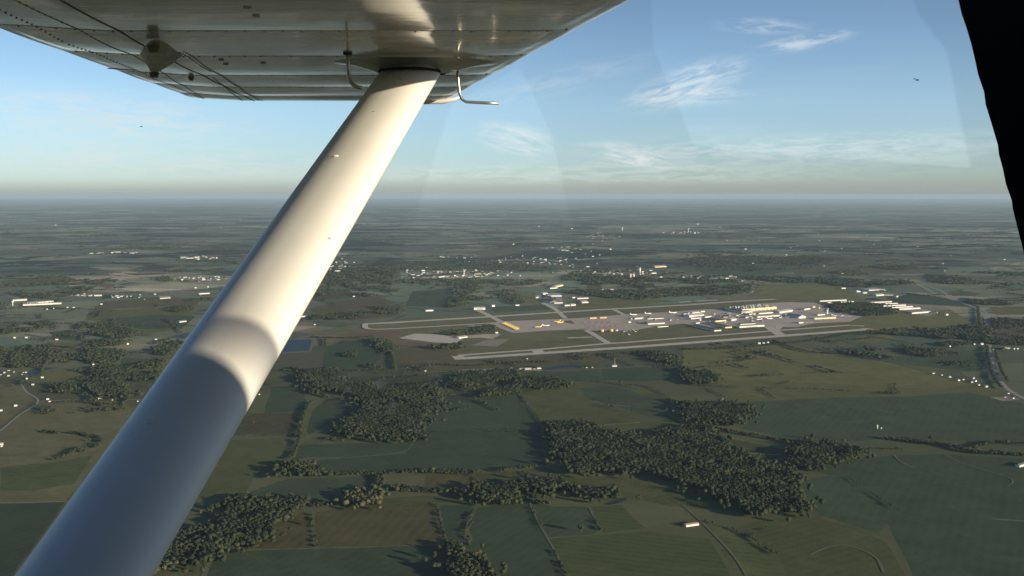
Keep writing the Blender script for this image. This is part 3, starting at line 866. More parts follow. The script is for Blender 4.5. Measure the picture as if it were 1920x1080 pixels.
HEDGES = [
    (P(B4, (1200, 335), (1500, 325), (1920, 312), (2300, 318), (2600, 300)), 12, .1), (P(B4, (1060, 560), (1400, 552), (1660, 545)), 22, 0),
    (P(B5, (0, 440), (300, 450), (620, 460)), 30, .05), (P(B5, (0, 305), (300, 300), (560, 300), (960, 280), (1080, 265)), 12, .1),
    (P(B5, (560, 310), (600, 350), (660, 405)), 5, 0), (P(B5, (960, 300), (1000, 345), (1030, 395)), 4, 0), (P(B5, (320, 545), (350, 680), (395, 840)), 5, .3),
    (P(B5, (610, 580), (565, 640), (575, 700), (525, 770), (560, 810), (480, 890)), 7, .05), (P(B4, (1140, 620), (1160, 740), (1185, 870)), 7, 0),
    (P(B5, (1020, 540), (1100, 700), (1220, 930), (1310, 1120)), 5, .3), (P(B5, (1470, 570), (1545, 740)), 6, .1), (P(B5, (940, 490), (1060, 530), (1160, 560)), 16, .1),
    (P(B3, (380, 985), (440, 950), (475, 930)), 6, 0), (P(B3, (380, 985), (450, 1040), (540, 1085)), 6, 0), (P(B3, (120, 890), (260, 930), (380, 985)), 6, .2),
    (P(B3, (930, 650), (1080, 750), (1215, 835)), 5, .05), (P(B3, (0, 330), (200, 380), (430, 420), (640, 455)), 16, 0), (P(B3, (640, 455), (900, 480), (1240, 490)), 9, .1),
    (P(B3, (1150, 430), (1300, 450), (1480, 470), (1640, 510), (1920, 525), (2200, 540)), 20, 0), (P(B3, (1640, 480), (1760, 455), (1920, 465)), 12, .1),
    (P(B3, (130, 140), (200, 180), (290, 225)), 6, 0), (P(B3, (60, 130), (330, 140), (700, 150), (1000, 165), (1180, 172)), 6, .3),
    (P(B2, (450, 210), (500, 290), (580, 400), (640, 480)), 7, .1), (P(B2, (1280, 165), (1400, 180), (1500, 220), (1560, 270)), 8, 0), (P(B2, (1560, 280), (1700, 330), (1760, 380), (1860, 400)), 24, 0),
    (P(B2, (1640, 20), (1700, 60), (1760, 100)), 5, 0), (P(B2, (0, 510), (200, 505), (460, 500)), 5, .3), (P(B2, (900, 140), (1040, 145), (1300, 185)), 8, .1),
    (P(B1, (120, 545), (300, 550), (600, 545)), 8, .1), (P(B1, (590, 730), (640, 600), (680, 400), (740, 300)), 10, .15), (P(B1, (640, 550), (760, 580), (980, 570)), 18, .1),
    (P(B1, (820, 850), (1000, 840), (1300, 830), (1920, 815)), 10, .2), (P(B1, (1560, 530), (1800, 520), (2280, 525)), 6, .2), (P(B1, (400, 60), (700, 70), (1000, 65), (1600, 60)), 12, .2),
    (P(B1, (580, 40), (760, 80), (900, 60)), 26, .1), (P(B1, (370, 140), (430, 175)), 6, 0), (P(B1, (1050, 960), (1250, 950), (1260, 880), (1240, 850)), 14, 0), (P(B1, (1260, 990), (1400, 940), (1700, 975), (1920, 970)), 16, .1),
    (P(A8, (240, 270), (330, 285)), 10, 0), (P(A8, (400, 280), (480, 290), (560, 310), (540, 360), (450, 370), (320, 440)), 12, .1), (P(A8, (490, 30), (560, 20), (760, 70)), 26, .1), (P(A8, (470, 110), (660, 120)), 12, .1),
    (P(A7, (0, 890), (300, 880), (600, 855), (800, 830), (960, 795)), 14, 0), (P(A7, (480, 830), (700, 900), (1000, 915)), 12, .1), (P(A7, (0, 1010), (160, 1020)), 16, 0),
    (P(A7, (960, 800), (1100, 820), (1400, 870), (1600, 880)), 8, .2), (P(A7, (400, 1040), (560, 1030)), 12, .1), (P(A7, (660, 1025), (800, 1015), (920, 1020)), 8, .2),
    (P(A5, (150, 870), (150, 830)), 10, 0), (P(A5, (540, 1000), (520, 900), (480, 840)), 14, 0), (P(A5, (700, 975), (1000, 980), (1200, 965), (1500, 950), (1920, 900)), 10, .15),
    (P(A5, (60, 820), (300, 825), (420, 815)), 14, .1), (P(B3, (1020, 170), (1100, 175), (1220, 180)), 10, .1), (P(B3, (540, 130), (600, 105)), 6, 0), (P(B3, (440, 150), (520, 205)), 8, 0), (P(B3, (1195, 120), (1190, 150), (1220, 170)), 7, 0),
    (P(A7, (1660, 650), (1670, 740), (1680, 800)), 14, 0), (P(A7, (1710, 870), (1730, 980), (1760, 1060), (1800, 1110)), 12, .1), (P(A7, (1760, 900), (1790, 1000), (1830, 1070)), 10, .1),
    (P(A4, (860, 850), (960, 830), (1040, 860)), 14, .1), (P(A4, (0, 900), (200, 870), (420, 880)), 16, .2),
    (P(A5, (1180, 1000), (1300, 990), (1340, 1000)), 14, 0), (P(A5, (1590, 990), (1680, 985)), 18, 0),
]
hp = []
for pts, wd, gap in HEDGES:
    q = line_points(pts, wd, 6.5, gap)
    if len(q):
        lead = wd >= 10
        o = trees_mesh('hedgerow', q, 11 if lead else 6, 3.1 if lead else 2.1, M_LEAF, 2)

# woods of the middle distance
MID = [
    P(A4, (430, 760), (480, 735), (580, 735), (700, 770), (800, 800), (700, 830), (520, 805)), P(A4, (0, 780), (120, 750), (240, 735), (300, 745), (180, 790), (60, 800), (0, 795)),
    P(A4, (100, 880), (140, 865), (200, 880), (160, 895)), P(A4, (480, 840), (600, 835), (720, 845), (640, 870), (500, 870)), P(A4, (840, 860), (960, 840), (1010, 860), (960, 930), (880, 905)),
    P(A4, (0, 930), (80, 900), (240, 890), (400, 900), (620, 890), (700, 910), (680, 960), (560, 970), (360, 960), (180, 990), (0, 990)), P(A4, (0, 850), (20, 880), (20, 910), (0, 920)),
    P(A4, (510, 1000), (600, 980), (720, 990), (860, 960), (920, 940), (900, 1000), (860, 1070), (700, 1060), (620, 1090), (520, 1080)), P(A4, (280, 1060), (360, 1050), (390, 1075), (300, 1090)),
    P(A4, (940, 660), (1040, 645), (1100, 650), (1040, 675), (960, 675)), P(A4, (1070, 610), (1180, 600), (1200, 620), (1100, 625)), P(A4, (60, 570), (200, 575), (340, 560), (420, 540), (520, 540), (440, 580), (260, 600), (120, 590)),
    P(A4, (870, 490), (930, 475), (960, 500), (900, 510)), P(A4, (480, 510), (560, 500), (670, 505), (620, 518), (520, 520)),
    P(A8, (280, 0), (380, 0), (420, 60), (300, 60)), P(A8, (480, 0), (620, 0), (760, 40), (740, 90), (600, 70), (500, 50)),
    P(A5, (80, 700), (200, 690), (380, 680), (360, 710), (200, 725), (60, 725)), P(A5, (430, 650), (520, 645), (600, 660), (540, 690), (420, 680)),
    P(A5, (90, 540), (180, 520), (200, 570), (130, 590), (80, 570)), P(A5, (240, 520), (420, 530), (560, 555), (480, 565), (300, 545)), P(A5, (320, 570), (430, 580), (420, 592), (330, 585)),
    P(A5, (880, 520), (1000, 525), (1000, 560), (930, 590), (880, 570)), P(A5, (1120, 570), (1180, 550), (1220, 560), (1280, 630), (1190, 640)), P(A5, (820, 640), (880, 590), (940, 600), (930, 640), (860, 655)),
    P(A5, (880, 595), (980, 590), (1080, 600), (1060, 608), (900, 612)), P(A5, (820, 805), (860, 790), (940, 770), (1080, 755), (1105, 775), (1060, 795), (940, 805)), P(A5, (720, 880), (760, 862), (900, 862), (930, 880), (820, 890)),
    P(A5, (400, 830), (480, 830), (520, 880), (530, 920), (470, 910), (440, 870)), P(A5, (240, 925), (300, 905), (340, 915), (280, 935)),
    P(A5, (400, 980), (440, 975), (430, 1000), (405, 1000)), P(A5, (0, 1005), (150, 1000), (230, 1040), (220, 1090), (0, 1080)), P(A5, (1480, 560), (1700, 555), (1920, 575), (1920, 600), (1700, 590), (1560, 580)),
    P(A5, (960, 545), (990, 535), (1000, 550), (970, 560)), P(A5, (1370, 600), (1400, 590), (1420, 610), (1390, 615)),
    P(A6, (0, 570), (200, 555), (400, 560), (700, 535), (880, 530), (900, 570), (760, 585), (540, 585), (300, 610), (100, 595)), P(A6, (0, 500), (300, 500), (380, 530), (330, 545), (200, 520), (0, 525)),
    P(A6, (860, 475), (1100, 480), (1400, 490), (1560, 500), (1400, 520), (1100, 510), (900, 495)), P(A6, (960, 505), (990, 500), (1000, 560), (965, 570)) if False else P(A6, (930, 560), (935, 505), (950, 505), (945, 560)),
    P(A6, (1350, 640), (1500, 620), (1600, 640), (1740, 670), (1720, 690), (1560, 695), (1420, 680)),
    P(A7, (1400, 870), (1500, 850), (1590, 855), (1600, 865), (1480, 872)), P(A7, (1230, 895), (1300, 865), (1330, 860), (1440, 900), (1470, 920), (1400, 932), (1290, 920)), P(A7, (940, 910), (1050, 880), (1160, 930), (1170, 945), (1060, 930)),
    P(A7, (960, 800), (1100, 790), (1280, 770), (1400, 775), (1680, 750), (1760, 800), (1920, 830), (2200, 860), (1920, 865), (1640, 855), (1400, 820), (1180, 805)),
    P(A7, (1600, 610), (1760, 610), (1920, 640), (1740, 640), (1600, 625)), P(A7, (1740, 720), (1920, 715), (2200, 730), (2200, 770), (1920, 760), (1750, 780)), P(A7, (1180, 655), (1160, 640), (1000, 630), (850, 630), (900, 680), (1040, 700), (1200, 690)),
    P(A6, (290, 910), (400, 905), (560, 945), (520, 970), (400, 965)), P(A6, (560, 1050), (680, 1010), (760, 1060), (700, 1090), (580, 1090)), P(B3, (0, 30), (60, 60), (180, 75), (210, 100), (100, 120), (0, 115)),
    P(A7, (860, 500), (1000, 510), (1280, 500), (1300, 520), (1000, 535), (860, 530)), P(A7, (1380, 470), (1560, 480), (1700, 520), (1480, 520), (1380, 500)),
    P(A7, (1000, 425), (1200, 415), (1360, 435), (1200, 440)), P(A7, (0, 380), (200, 360), (560, 370), (700, 360), (900, 380), (700, 410), (400, 400), (100, 410)),
    P(A5, (1500, 460), (1900, 480), (2500, 500), (2300, 520), (1900, 500), (1500, 500)), P(A5, (0, 460), (300, 430), (560, 410), (560, 480), (420, 520), (120, 520)),
    P(A5, (440, 500), (700, 490), (1000, 500), (1400, 500), (1300, 530), (900, 515), (500, 525)), P(A5, (560, 410), (900, 400), (1300, 410), (1500, 430), (1400, 450), (1000, 440), (600, 440)),
]
midp = []
for k, pts in enumerate(MID):
    yy = sum(p[1] for p in pts) / len(pts)
    D = 800 * FPX / (yy - HORIZ)
    sp = 9 if D < 4800 else (13 if D < 7500 else 22)
    pp = poly_points(pts, sp)
    nz = np.sin(pp[:, 0] * .017 + pp[:, 1] * .006) + np.sin(pp[:, 1] * .013 - pp[:, 0] * .009 + 2) + .8 * np.sin(pp[:, 0] * .041 + 1) * np.sin(pp[:, 1] * .037)
    pp = pp[(nz + rng.normal(0, .35, len(pp))) > -.75]
    if len(pp) > 15000: pp = pp[rng.permutation(len(pp))[:15000]]
    trees_mesh('wood', pp, 18, sp * .55, M_LEAF, 1, T3 if D < 4800 else T1)

# hedges and small clumps between the fields of the middle distance
cl = []
for _ in range(420):
    D = rng.uniform(3600, 8200)
    c = G(rng.uniform(-120, 2040), HORIZ + 800 * FPX / D)
    y_ = HORIZ + 800 * FPX / D
    u_, v_ = (c.x - c0.x) * rd.x + (c.y - c0.y) * rd.y, (c.x - c0.x) * rn.x + (c.y - c0.y) * rn.y
    if -1100 < u_ < 4300 and -120 < v_ < 2600: continue        # the airfield is kept clear
    if y_ > 700 and c.x > 150: continue
    a = .36 + (math.pi / 2 if rng.random() < .5 else 0) + rng.normal(0, .12)
    if rng.random() < .55:
        L_ = rng.uniform(80, 420); n = int(L_ / 9); u = rng.uniform(-.5, .5, n) * L_; v = rng.normal(0, 3.5, n)
    else:
        n = int(rng.uniform(4, 46)); u = rng.normal(0, 1, n) * rng.uniform(15, 60); v = rng.normal(0, 1, n) * rng.uniform(8, 24)
    cl.append(np.stack([c.x + u * math.cos(a) - v * math.sin(a), c.y + u * math.sin(a) + v * math.cos(a)], 1))
trees_mesh('tree_clumps', np.concatenate(cl), 12, 5.2, M_LEAF, 1, T1)

# scattered woods of the far distance: low rounded masses
pts = []
for _ in range(1500):
    D = rng.uniform(7200, 30000)
    y = HORIZ + 800 * FPX / D
    x = rng.uniform(-150, 2070)
    c = G(x, y)
    f1 = math.sin(c.x * .0011 + 1.3) * math.sin(c.y * .0009 + .4) + .5 * math.sin(c.x * .0031 + c.y * .0023)
    if f1 < 0.05: continue
    # keep the airfield clear
    if 5600 < c.y < 9800 and -1900 < c.x < 4700 and y > 540: continue
    n = int(rng.uniform(8, 60)); a = rng.uniform(0, .9); L = rng.uniform(60, 420); Wd = rng.uniform(20, 90)
    u = rng.normal(0, .5, n) * L; v = rng.normal(0, .5, n) * Wd
    pts.append(np.stack([c.x + u * math.cos(a) - v * math.sin(a), c.y + u * math.sin(a) + v * math.cos(a)], 1))
pts = np.concatenate(pts)
trees_mesh('distant_woods', pts, 16, 15, M_LEAF, 1, T1)

# single trees that stand apart
def make_tree(seed, mat):
    r_ = random.Random(seed)
    root = empty('tree', (0, 0, 0))
    MB().tube([(0, 0, 0), (.1, 0, 3), (.2, .1, 7)], [.45, .32, .15], 7).build('trunk', M_BARK, root)
    V = []; F = []; n = 0
    for k in range(7):
        tv, tf = T3[(seed + k) % len(T3)]
        a = r_.uniform(0, 6.28); d = r_.uniform(1.2, 3.2) if k else 0
        s = r_.uniform(2.0, 3.0) if k else 3.4
        c = (math.cos(a) * d, math.sin(a) * d, r_.uniform(4.5, 8.5) if k else 7.0)
        V += [(v[0] * s + c[0], v[1] * s + c[1], v[2] * s * .95 + c[2]) for v in tv]
        F += [tuple(int(i) + n for i in f) for f in tf]; n += len(tv)
    mesh_obj('crown', V, F, mat, root)
    return root


protos = [make_tree(3, M_LEAF), make_tree(11, M_LEAF), make_tree(17, M_LEAFY)]
used_p = [False] * 3


def place_tree(p, label, group, s=None, k=None):
    k = random.randrange(3) if k is None else k
    if used_p[k]: o = copy_tree(protos[k])
    else: o = protos[k]; used_p[k] = True
    o.location = p
    s = s or random.uniform(.9, 1.5)
    o.scale = (s, s, s * random.uniform(.9, 1.2))
    o.rotation_euler = (0, 0, random.uniform(0, 6.28))
    tag(o, label, 'tree', group)
    return o


single = [
    (B2(1140, 290), 'tall dark tree with a hook of bare ground beside it', None, 1.7, 0), (B2(1300, 375), 'low round tree alone in the green field above the large wood', None, 1.4, 1),
    (B5(1400, 750), 'round dark tree beside the corner of the hay field', None, 1.6, 0), (B5(1540, 545), 'round tree at the left end of the small pond', None, 1.5, 1),
    (B5(1370, 455), 'tall pale yellowish tree above the pond belt', None, 1.8, 2), (B3(730, 430), 'tall yellowish tree in the hedge at the right of the wood', None, 1.7, 2),
    (B3(820, 480), 'bushy yellowish tree behind the small trailing wood', None, 1.6, 2), (B3(905, 450), 'yellowish tree at the end of the hedge above the trailing wood', None, 1.3, 2),
    (B2(1215, 160), 'tall slim tree on the ridge below the farm road', None, 1.7, 0), (B5(290, 305), 'yellowish tree standing out of the long hedge', None, 1.3, 2),
    (B5(20, 430), 'pale yellowish tree at the left end of the thick hedge', None, 1.5, 2), (B5(150, 598), 'tiny dark tree alone in the brown field', None, .6, 0),
    (B1(300, 460), 'slim tree alone in the brown field beside the strut', None, .9, 2), (A5(680, 950), 'small dark tree in the brown field below the near runway', None, .8, 1),
    (B3(1400, 440), 'tall tree rising from the hedge at the right', None, 1.9, 0), (A8(840, 20), 'tree beside the road left of the strut', None, 1.3, 1),
]
for (pp, lab, grp, s, k) in single:
    place_tree(G(*pp), lab, grp, s, k)
ROWS = [
    (P(B1, (830, 845), (1200, 838), (1900, 815)), 16, 'tree in the hedge running right from the oval copse', 'trees in the hedge by the oval copse'),
    (P(B2, (1080, 330), (1200, 345)), 4, 'dark bush in the short row below the tall dark tree', 'bushes in the short row'),
    (P(B3, (1150, 430), (1500, 475), (1900, 522)), 20, 'dark tree in the long hedge at the right edge', 'trees in the long hedge at the right'),
    (P(B5, (0, 445), (600, 465)), 18, 'tree in the thick hedge above the brown field', 'trees in the thick hedge'),
    (P(A7, (0, 885), (500, 862), (950, 800)), 26, 'small dark tree in the belt below the near runway', 'trees in the belt below the near runway'),
    (P(B3, (400, 80), (560, 75)), 7, 'small tree in the short dark row in the pale pasture', 'trees in the pasture row'),
    (P(A5, (600, 985), (1100, 975), (1500, 950)), 14, 'small tree along the line between the near runway and the farm road', 'trees above the farm road'),
    (P(B1, (640, 590), (660, 460), (700, 350)), 12, 'tree in the hedge climbing away left of the lobed wood', 'trees in the climbing hedge'),
    (P(A8, (250, 275), (500, 300), (470, 400)), 12, 'small tree in the curved row left of the strut', 'trees in the curved row'),
]
for pts, n, lab, grp in ROWS:
    ln = smooth_line([G(*p) for p in pts], 15)
    for i in range(n):
        p = ln[int((i + random.uniform(.1, .9)) / n * (len(ln) - 1))]
        place_tree(p + Vector((random.uniform(-6, 6), random.uniform(-6, 6), 0)), lab, grp, random.uniform(.7, 1.25))

# ------------------------------------------------------------------ buildings
def shed(p1, p2, depth, h, wall, roof, label, name='building', cat='building', group=None, gable=None, door=False, pitch=.18):
    """p1, p2: front foot corners in the photograph"""
    a = G(*p1); b_ = G(*p2)
    if b_.x < a.x: a, b_ = b_, a
    d = b_ - a; L = max(d.length, 3); ang = math.atan2(d.y, d.x)
    root = empty(name, a, ang)
    MB().box(0, 0, 0, L, depth, h).build('wall', wall, root)
    if gable is None: gable = depth < 70
    ov = .5
    if gable:
        rh = depth * pitch
        m_ = MB().prism([(-ov, -ov, h), (-ov, depth + ov, h), (-ov, depth / 2, h + rh)], (L + 2 * ov, 0, 0))
        m_.build('roof', roof, root)
    else:
        MB().box(-ov, -ov, h + .003, L + ov, depth + ov, h + .9).build('roof', roof, root)
    if door:
        MB().box(L * .28, -.35, 0, L * .72, -.05, h * .78).build('hangar_door', M_DOOR, root)
    tag(root, label, cat, group)
    return root


W_, CR, BK = M_WALL, M_CREAM, M_BRICK
# --- the freight hub
hub = shed(B6(1270, 272), B6(1655, 240), 170, 19, CR, M_ROOFD, 'long hangar with a glowing yellow front and a dark roof studded with white units', 'hangar', 'hangar')
L = (G(*B6(1655, 240)) - G(*B6(1270, 272))).length
for i in range(14):
    for j in range(3):
        x = L * (i + .5) / 14 + random.uniform(-4, 4); y = 22 + j * 52 + random.uniform(-5, 5)
        MB().box(x - 5, y - 5, 19.9, x + 5, y + 5, 24.5).build('roof_unit', M_STEEL if (i + j) % 3 else M_ROOFG, hub)
for i in range(9):
    MB().box(L * (i + .15) / 9, -.4, 0, L * (i + .85) / 9, -.05, 6.5).build('dock_door', M_ROOFG, hub)
bl = [
    (B6(1115, 258), B6(1262, 285), 90, 11, W_, M_ROOFD, 'low dark-roofed hall joined to the left end of the yellow hangar', 0),
    (B6(1350, 305), B6(1685, 278), 26, 8, W_, M_ROOFG, 'long low white warehouse in front of the yellow hangar', 0),
    (B6(1440, 335), B6(1770, 312), 70, 8, W_, M_APRON, 'wide flat grey warehouse below the long low white one', 0),
    (B6(1690, 288), B6(1830, 266), 42, 11, W_, M_ROOFW, 'white hangar right of the yellow hangar', 1),
    (B6(1760, 322), B6(1905, 345), 60, 11, W_, M_ROOFW, 'white hangar with a bright slanting roof right of the grey warehouse', 1),
    (B6(1310, 342), B6(1385, 337), 26, 9, W_, M_ROOFG, 'small white block left of the three aircraft stands', 0),
    (B6(675, 332), B6(840, 318), 52, 12, W_, M_ROOFW, 'bright white hangar in the left group beside the tall mast tower', 1),
    (B6(695, 352), B6(790, 346), 18, 8, W_, M_ROOFG, 'low white block in front of the bright left hangar', 0),
    (B6(710, 292), B6(795, 284), 30, 9, W_, M_ROOFW, 'white building behind the bright left hangar', 0),
    (B6(805, 274), B6(852, 270), 22, 7, W_, M_ROOFW, 'small white shed at the back of the left hangar group', 0),
    (B6(850, 336), B6(930, 326), 30, 7, W_, M_ROOFG, 'low building between the mast tower and the dark-roofed hall', 0),
    (B6(970, 383), B6(1090, 372), 130, 8, CR, M_ROOFD, 'deep dark-roofed hall with a bright narrow front beside the three-bay block', 0),
    (B6(1080, 453), B6(1155, 449), 230, 8, CR, M_ROOFD, 'long dark-roofed warehouse end-on, right one of two near the taxiway', 0),
    (B6(955, 489), B6(1035, 484), 260, 8, W_, M_ROOFD, 'long dark-roofed warehouse end-on, left one of two near the taxiway', 0),
    (B6(1240, 450), B6(1520, 432), 34, 10, W_, M_ROOFG, 'long white building with a row of openings beside the near taxiway', 1),
    (B6(1250, 417), B6(1420, 407), 26, 6, W_, M_ROOFD, 'low dark building behind the long white one near the taxiway', 0),
    (B6(1150, 372), B6(1205, 362), 36, 10, W_, M_ROOFW, 'small white hangar with an open corner in mid apron', 0),
    (B6(205, 352), B6(385, 346), 18, 6, W_, M_ROOFD, 'long low white shed behind the car park', 0),
    (B6(60, 353), B6(160, 346), 24, 8, W_, M_ROOFG, 'white shed left of the long low white shed', 0),
    (B6(20, 352), B6(50, 350), 16, 5, W_, M_ROOFG, 'tiny white hut left of the sheds', 0),
    (B6(210, 412), B6(400, 402), 60, 7, W_, M_ROOFG, 'pale office block among trees left of the hangars', 0),
    (B6(320, 444), B6(440, 436), 14, 5, W_, M_ROOFD, 'low row building below the pale office block', 0),
    (B6(750, 402), B6(795, 398), 20, 6, W_, M_ROOFG, 'small pale block at the far end of the dark warehouses', 0),
    (B7(285, 474), B7(525, 462), 22, 8, CR, M_ROOFW, 'long bright terminal building in front of the control tower', 0),
    (B7(320, 432), B7(400, 425), 20, 7, W_, M_ROOFW, 'short pale block behind the bright terminal', 0),
    (B7(170, 370), B7(235, 360), 26, 9, W_, M_ROOFG, 'pale hangar on the far right apron', 0),
    (B7(265, 342), B7(292, 338), 18, 7, W_, M_ROOFW, 'small white shed near the orange tank on the right apron', 0),
    (B7(0, 386), B7(38, 380), 30, 9, CR, M_ROOFW, 'cream shed left of the pale far hangar', 0),
    (B7(110, 520), B7(160, 516), 20, 7, W_, M_ROOFW, 'white shed beside the near taxiway below the terminal', 0),
    (B7(345, 275), B7(645, 262), 18, 8, W_, M_ROOFG, 'long shed behind the dark wood, back one of the pair', 0),
    (B7(420, 291), B7(725, 277), 16, 6, W_, M_ROOFG, 'long low shed behind the dark wood, front one of the pair', 0),
    (B7(835, 302), B7(905, 298), 30, 9, W_, M_ROOFG, 'short shed at the left end of the stepped row of barracks', 0),
    (B7(908, 292), B7(1155, 280), 20, 8, W_, M_ROOFG, 'farthest long shed of the stepped row right of the wood', 0),
    (B7(985, 305), B7(1222, 298), 16, 7, W_, M_ROOFD, 'dark-roofed second shed of the stepped row right of the wood', 0),
    (B7(1060, 329), B7(1312, 318), 22, 8, W_, M_ROOFG, 'third shed of the stepped row right of the wood', 0),
    (B7(1160, 347), B7(1390, 336), 18, 8, W_, M_ROOFG, 'fourth shed of the stepped row right of the wood', 0),
    (B7(1218, 369), B7(1475, 356), 22, 9, W_, M_ROOFW, 'fifth and nearest shed of the stepped row right of the wood', 0),
    (B7(1380, 413), B7(1590, 396), 30, 9, W_, M_ROOFG, 'long shed standing alone at the right end of the row', 0),
    (B7(1595, 400), B7(1660, 404), 20, 6, W_, M_ROOFG, 'small grey sheds at the right end of the lone long shed', 0),
    (B7(895, 152), B7(1090, 148), 140, 9, W_, M_ROOFW, 'large pale factory with a broad flat roof at the far right', 0),
    (B7(980, 212), B7(1065, 205), 40, 9, W_, M_ROOFW, 'white factory block in front of the large pale factory', 0),
    (B7(1070, 204), B7(1170, 206), 34, 7, W_, M_ROOFG, 'low grey factory wing right of the white factory block', 0),
    (B7(760, 168), B7(800, 166), 40, 9, W_, M_ROOFW, 'white block left of the large pale factory', 0),
    (B7(830, 182), B7(875, 180), 26, 8, W_, M_ROOFW, 'lower white block left of the large pale factory', 0),
    (B7(545, 92), B7(600, 90), 40, 8, W_, M_ROOFG, 'white works behind trees beyond the airfield', 0),
    (B7(590, 130), B7(635, 127), 24, 8, W_, M_ROOFG, 'small white works in front of the trees beyond the airfield', 0),
    (B7(1205, 226), B7(1226, 223), 16, 9, W_, M_ROOFW, 'small white cube of a house right of the factory', 0),
    (B7(1765, 430), B7(1790, 428), 16, 9, W_, M_ROOFW, 'white house standing alone on the far right road', 0),
    (B8(172, 368), B8(300, 366), 32, 15, W_, M_ROOFW, 'big white hangar standing alone behind the far runway', 1),
    (B8(375, 333), B8(408, 331), 24, 11, W_, M_ROOFW, 'small white barn right of the lone hangar', 0),
    (B8(640, 321), B8(682, 318), 20, 7, W_, M_ROOFG, 'low grey barn against the trees behind the far runway', 0),
    (B8(870, 236), B8(925, 232), 40, 9, W_, M_ROOFG, 'left pale block of the factory yard behind the far runway', 0),
    (B8(950, 196), B8(1005, 190), 40, 9, W_, M_ROOFW, 'back pale block of the factory yard behind the far runway', 0),
    (B8(1010, 219), B8(1160, 217), 130, 10, W_, M_ROOFW, 'largest pale factory behind the far runway', 0),
    (B8(1075, 296), B8(1170, 293), 90, 8, W_, M_ROOFG, 'flat grey hall in front of the largest factory', 0),
    (B8(965, 272), B8(1030, 290), 60, 8, W_, M_ROOFG, 'grey hall slanting beside the taxi link', 0),
    (B8(1090, 116), B8(1176, 96), 36, 10, CR, M_ROOFW, 'bright cream L-shaped block beyond the factories', 0),
    (B8(1030, 130), B8(1112, 124), 30, 8, W_, M_ROOFG, 'low white wing left of the bright cream block', 0),
    (B8(1195, 326), B8(1252, 322), 26, 9, W_, M_ROOFG, 'left one of two white barns behind the far runway', 0),
    (B8(1265, 322), B8(1318, 318), 34, 9, W_, M_ROOFW, 'right one of two white barns behind the far runway', 0),
    (B8(1335, 246), B8(1460, 240), 24, 8, W_, M_ROOFG, 'long white row building above the two barns', 0),
    (B8(1280, 236), B8(1312, 234), 24, 8, W_, M_ROOFG, 'small white block left of the long white row building', 0),
    (B8(1390, 292), B8(1460, 287), 50, 8, W_, M_ROOFW, 'white hall between the two barns and the row building', 0),
    (B8(1615, 142), B8(1745, 142), 20, 7, W_, M_ROOFG, 'long pale building at the edge of the far wood', 0),
    (B8(1765, 193), B8(1786, 191), 18, 10, W_, M_ROOFW, 'small white house among trees behind the far runway', 0),
    (B8(665, 1042), B8(928, 1030), 16, 4, W_, M_ROOFW, 'very long low barn left of the pond on the farm road', 0),
    (B8(585, 1038), B8(622, 1034), 14, 6, W_, M_ROOFW, 'white barn at the left end of the very long barn', 0),
    (B8(170, 1062), B8(310, 1059), 20, 4, M_ROOFW, M_ROOFW, 'long grey flat shed in the yard on the farm road', 0),
    (B8(442, 1052), B8(466, 1050), 12, 5, W_, M_ROOFW, 'small white hut in the yard on the farm road', 0),
    (B8(1730, 1006), B8(1782, 1004), 14, 5, W_, M_ROOFW, 'white house with a mast behind it on the farm road', 0),
    (B8(0, 690), B8(100, 676), 30, 5, W_, M_ROOFW, 'pale shed at the corner of the paved yard', 0),
    (B8(385, 578), B8(420, 574), 22, 7, W_, M_ROOFW, 'small white shed at the left corner of the apron', 0),
    (B8(415, 632), B8(445, 630), 16, 6, W_, M_ROOFW, 'tiny white shed above the paved yard', 0),
    (A5(715, 672), A5(758, 670), 22, 8, W_, M_ROOFW, 'low white barn behind the left end of the far runway', 0),
    (A5(0, 705), A5(45, 702), 22, 7, W_, M_ROOFG, 'pale barn just right of the strut', 0),
    (A4(130, 640), A4(346, 630), 26, 9, W_, M_ROOFW, 'very long white shed at the left, front one of the pair', 0),
    (A4(155, 632), A4(302, 620), 24, 9, W_, M_ROOFW, 'long white shed at the left, back one of the pair', 0),
    (A4(72, 614), A4(152, 610), 30, 9, W_, M_ROOFW, 'white block beside the water tower at the left', 0),
    (A4(1120, 576), A4(1180, 573), 24, 8, W_, M_ROOFG, 'pale barn just left of the strut in the middle distance', 0),
    (A4(900, 602), A4(960, 598), 60, 7, M_ROOFW, M_ROOFG, 'grey flat works left of the strut', 0),
    (A4(1010, 735), A4(1050, 730), 30, 6, W_, M_ROOFG, 'small pale works alone in the field left of the strut', 0),
    (B3(20, 925), B3(92, 915), 12, 5, W_, M_BRICK, 'long barn with a white end and a reddish roof at the bottom right', 0),
    (B3(1895, 590), B3(1945, 575), 14, 6, W_, M_ROOFG, 'white building cut by the right edge of the picture', 0),
    (A6(385, 425), A6(450, 422), 60, 8, CR, M_ROOFW, 'long cream roof in the far plain right of the town', 0),
    (A6(735, 495), A6(800, 490), 90, 9, W_, M_ROOFW, 'large pale warehouse roof at the right end of the town', 0),
    (A6(560, 178), A6(620, 182), 50, 12, W_, M_ROOFW, 'tiny pale works on the far plain', 0),
]
for (p1, p2, dp, h, wl, rf, lab, dr) in bl:
    nm = 'hangar' if 'hangar' in lab.split(' ')[1:4] else ('barn' if 'barn' in lab else ('warehouse' if 'warehouse' in lab else 'building'))
    shed(p1, p2, dp, h, wl, rf, lab, nm, nm, door=bool(dr))

# --- small houses and barns
def house_proto(wall, roof):
    root = empty('house', (0, 0, 0))
    MB().box(-6, -4, 0, 6, 4, 4.6).build('wall', wall, root)
    MB().prism([(-6.4, -4.5, 4.6), (-6.4, 4.5, 4.6), (-6.4, 0, 7.4)], (12.8, 0, 0)).build('roof', roof, root)
    return root


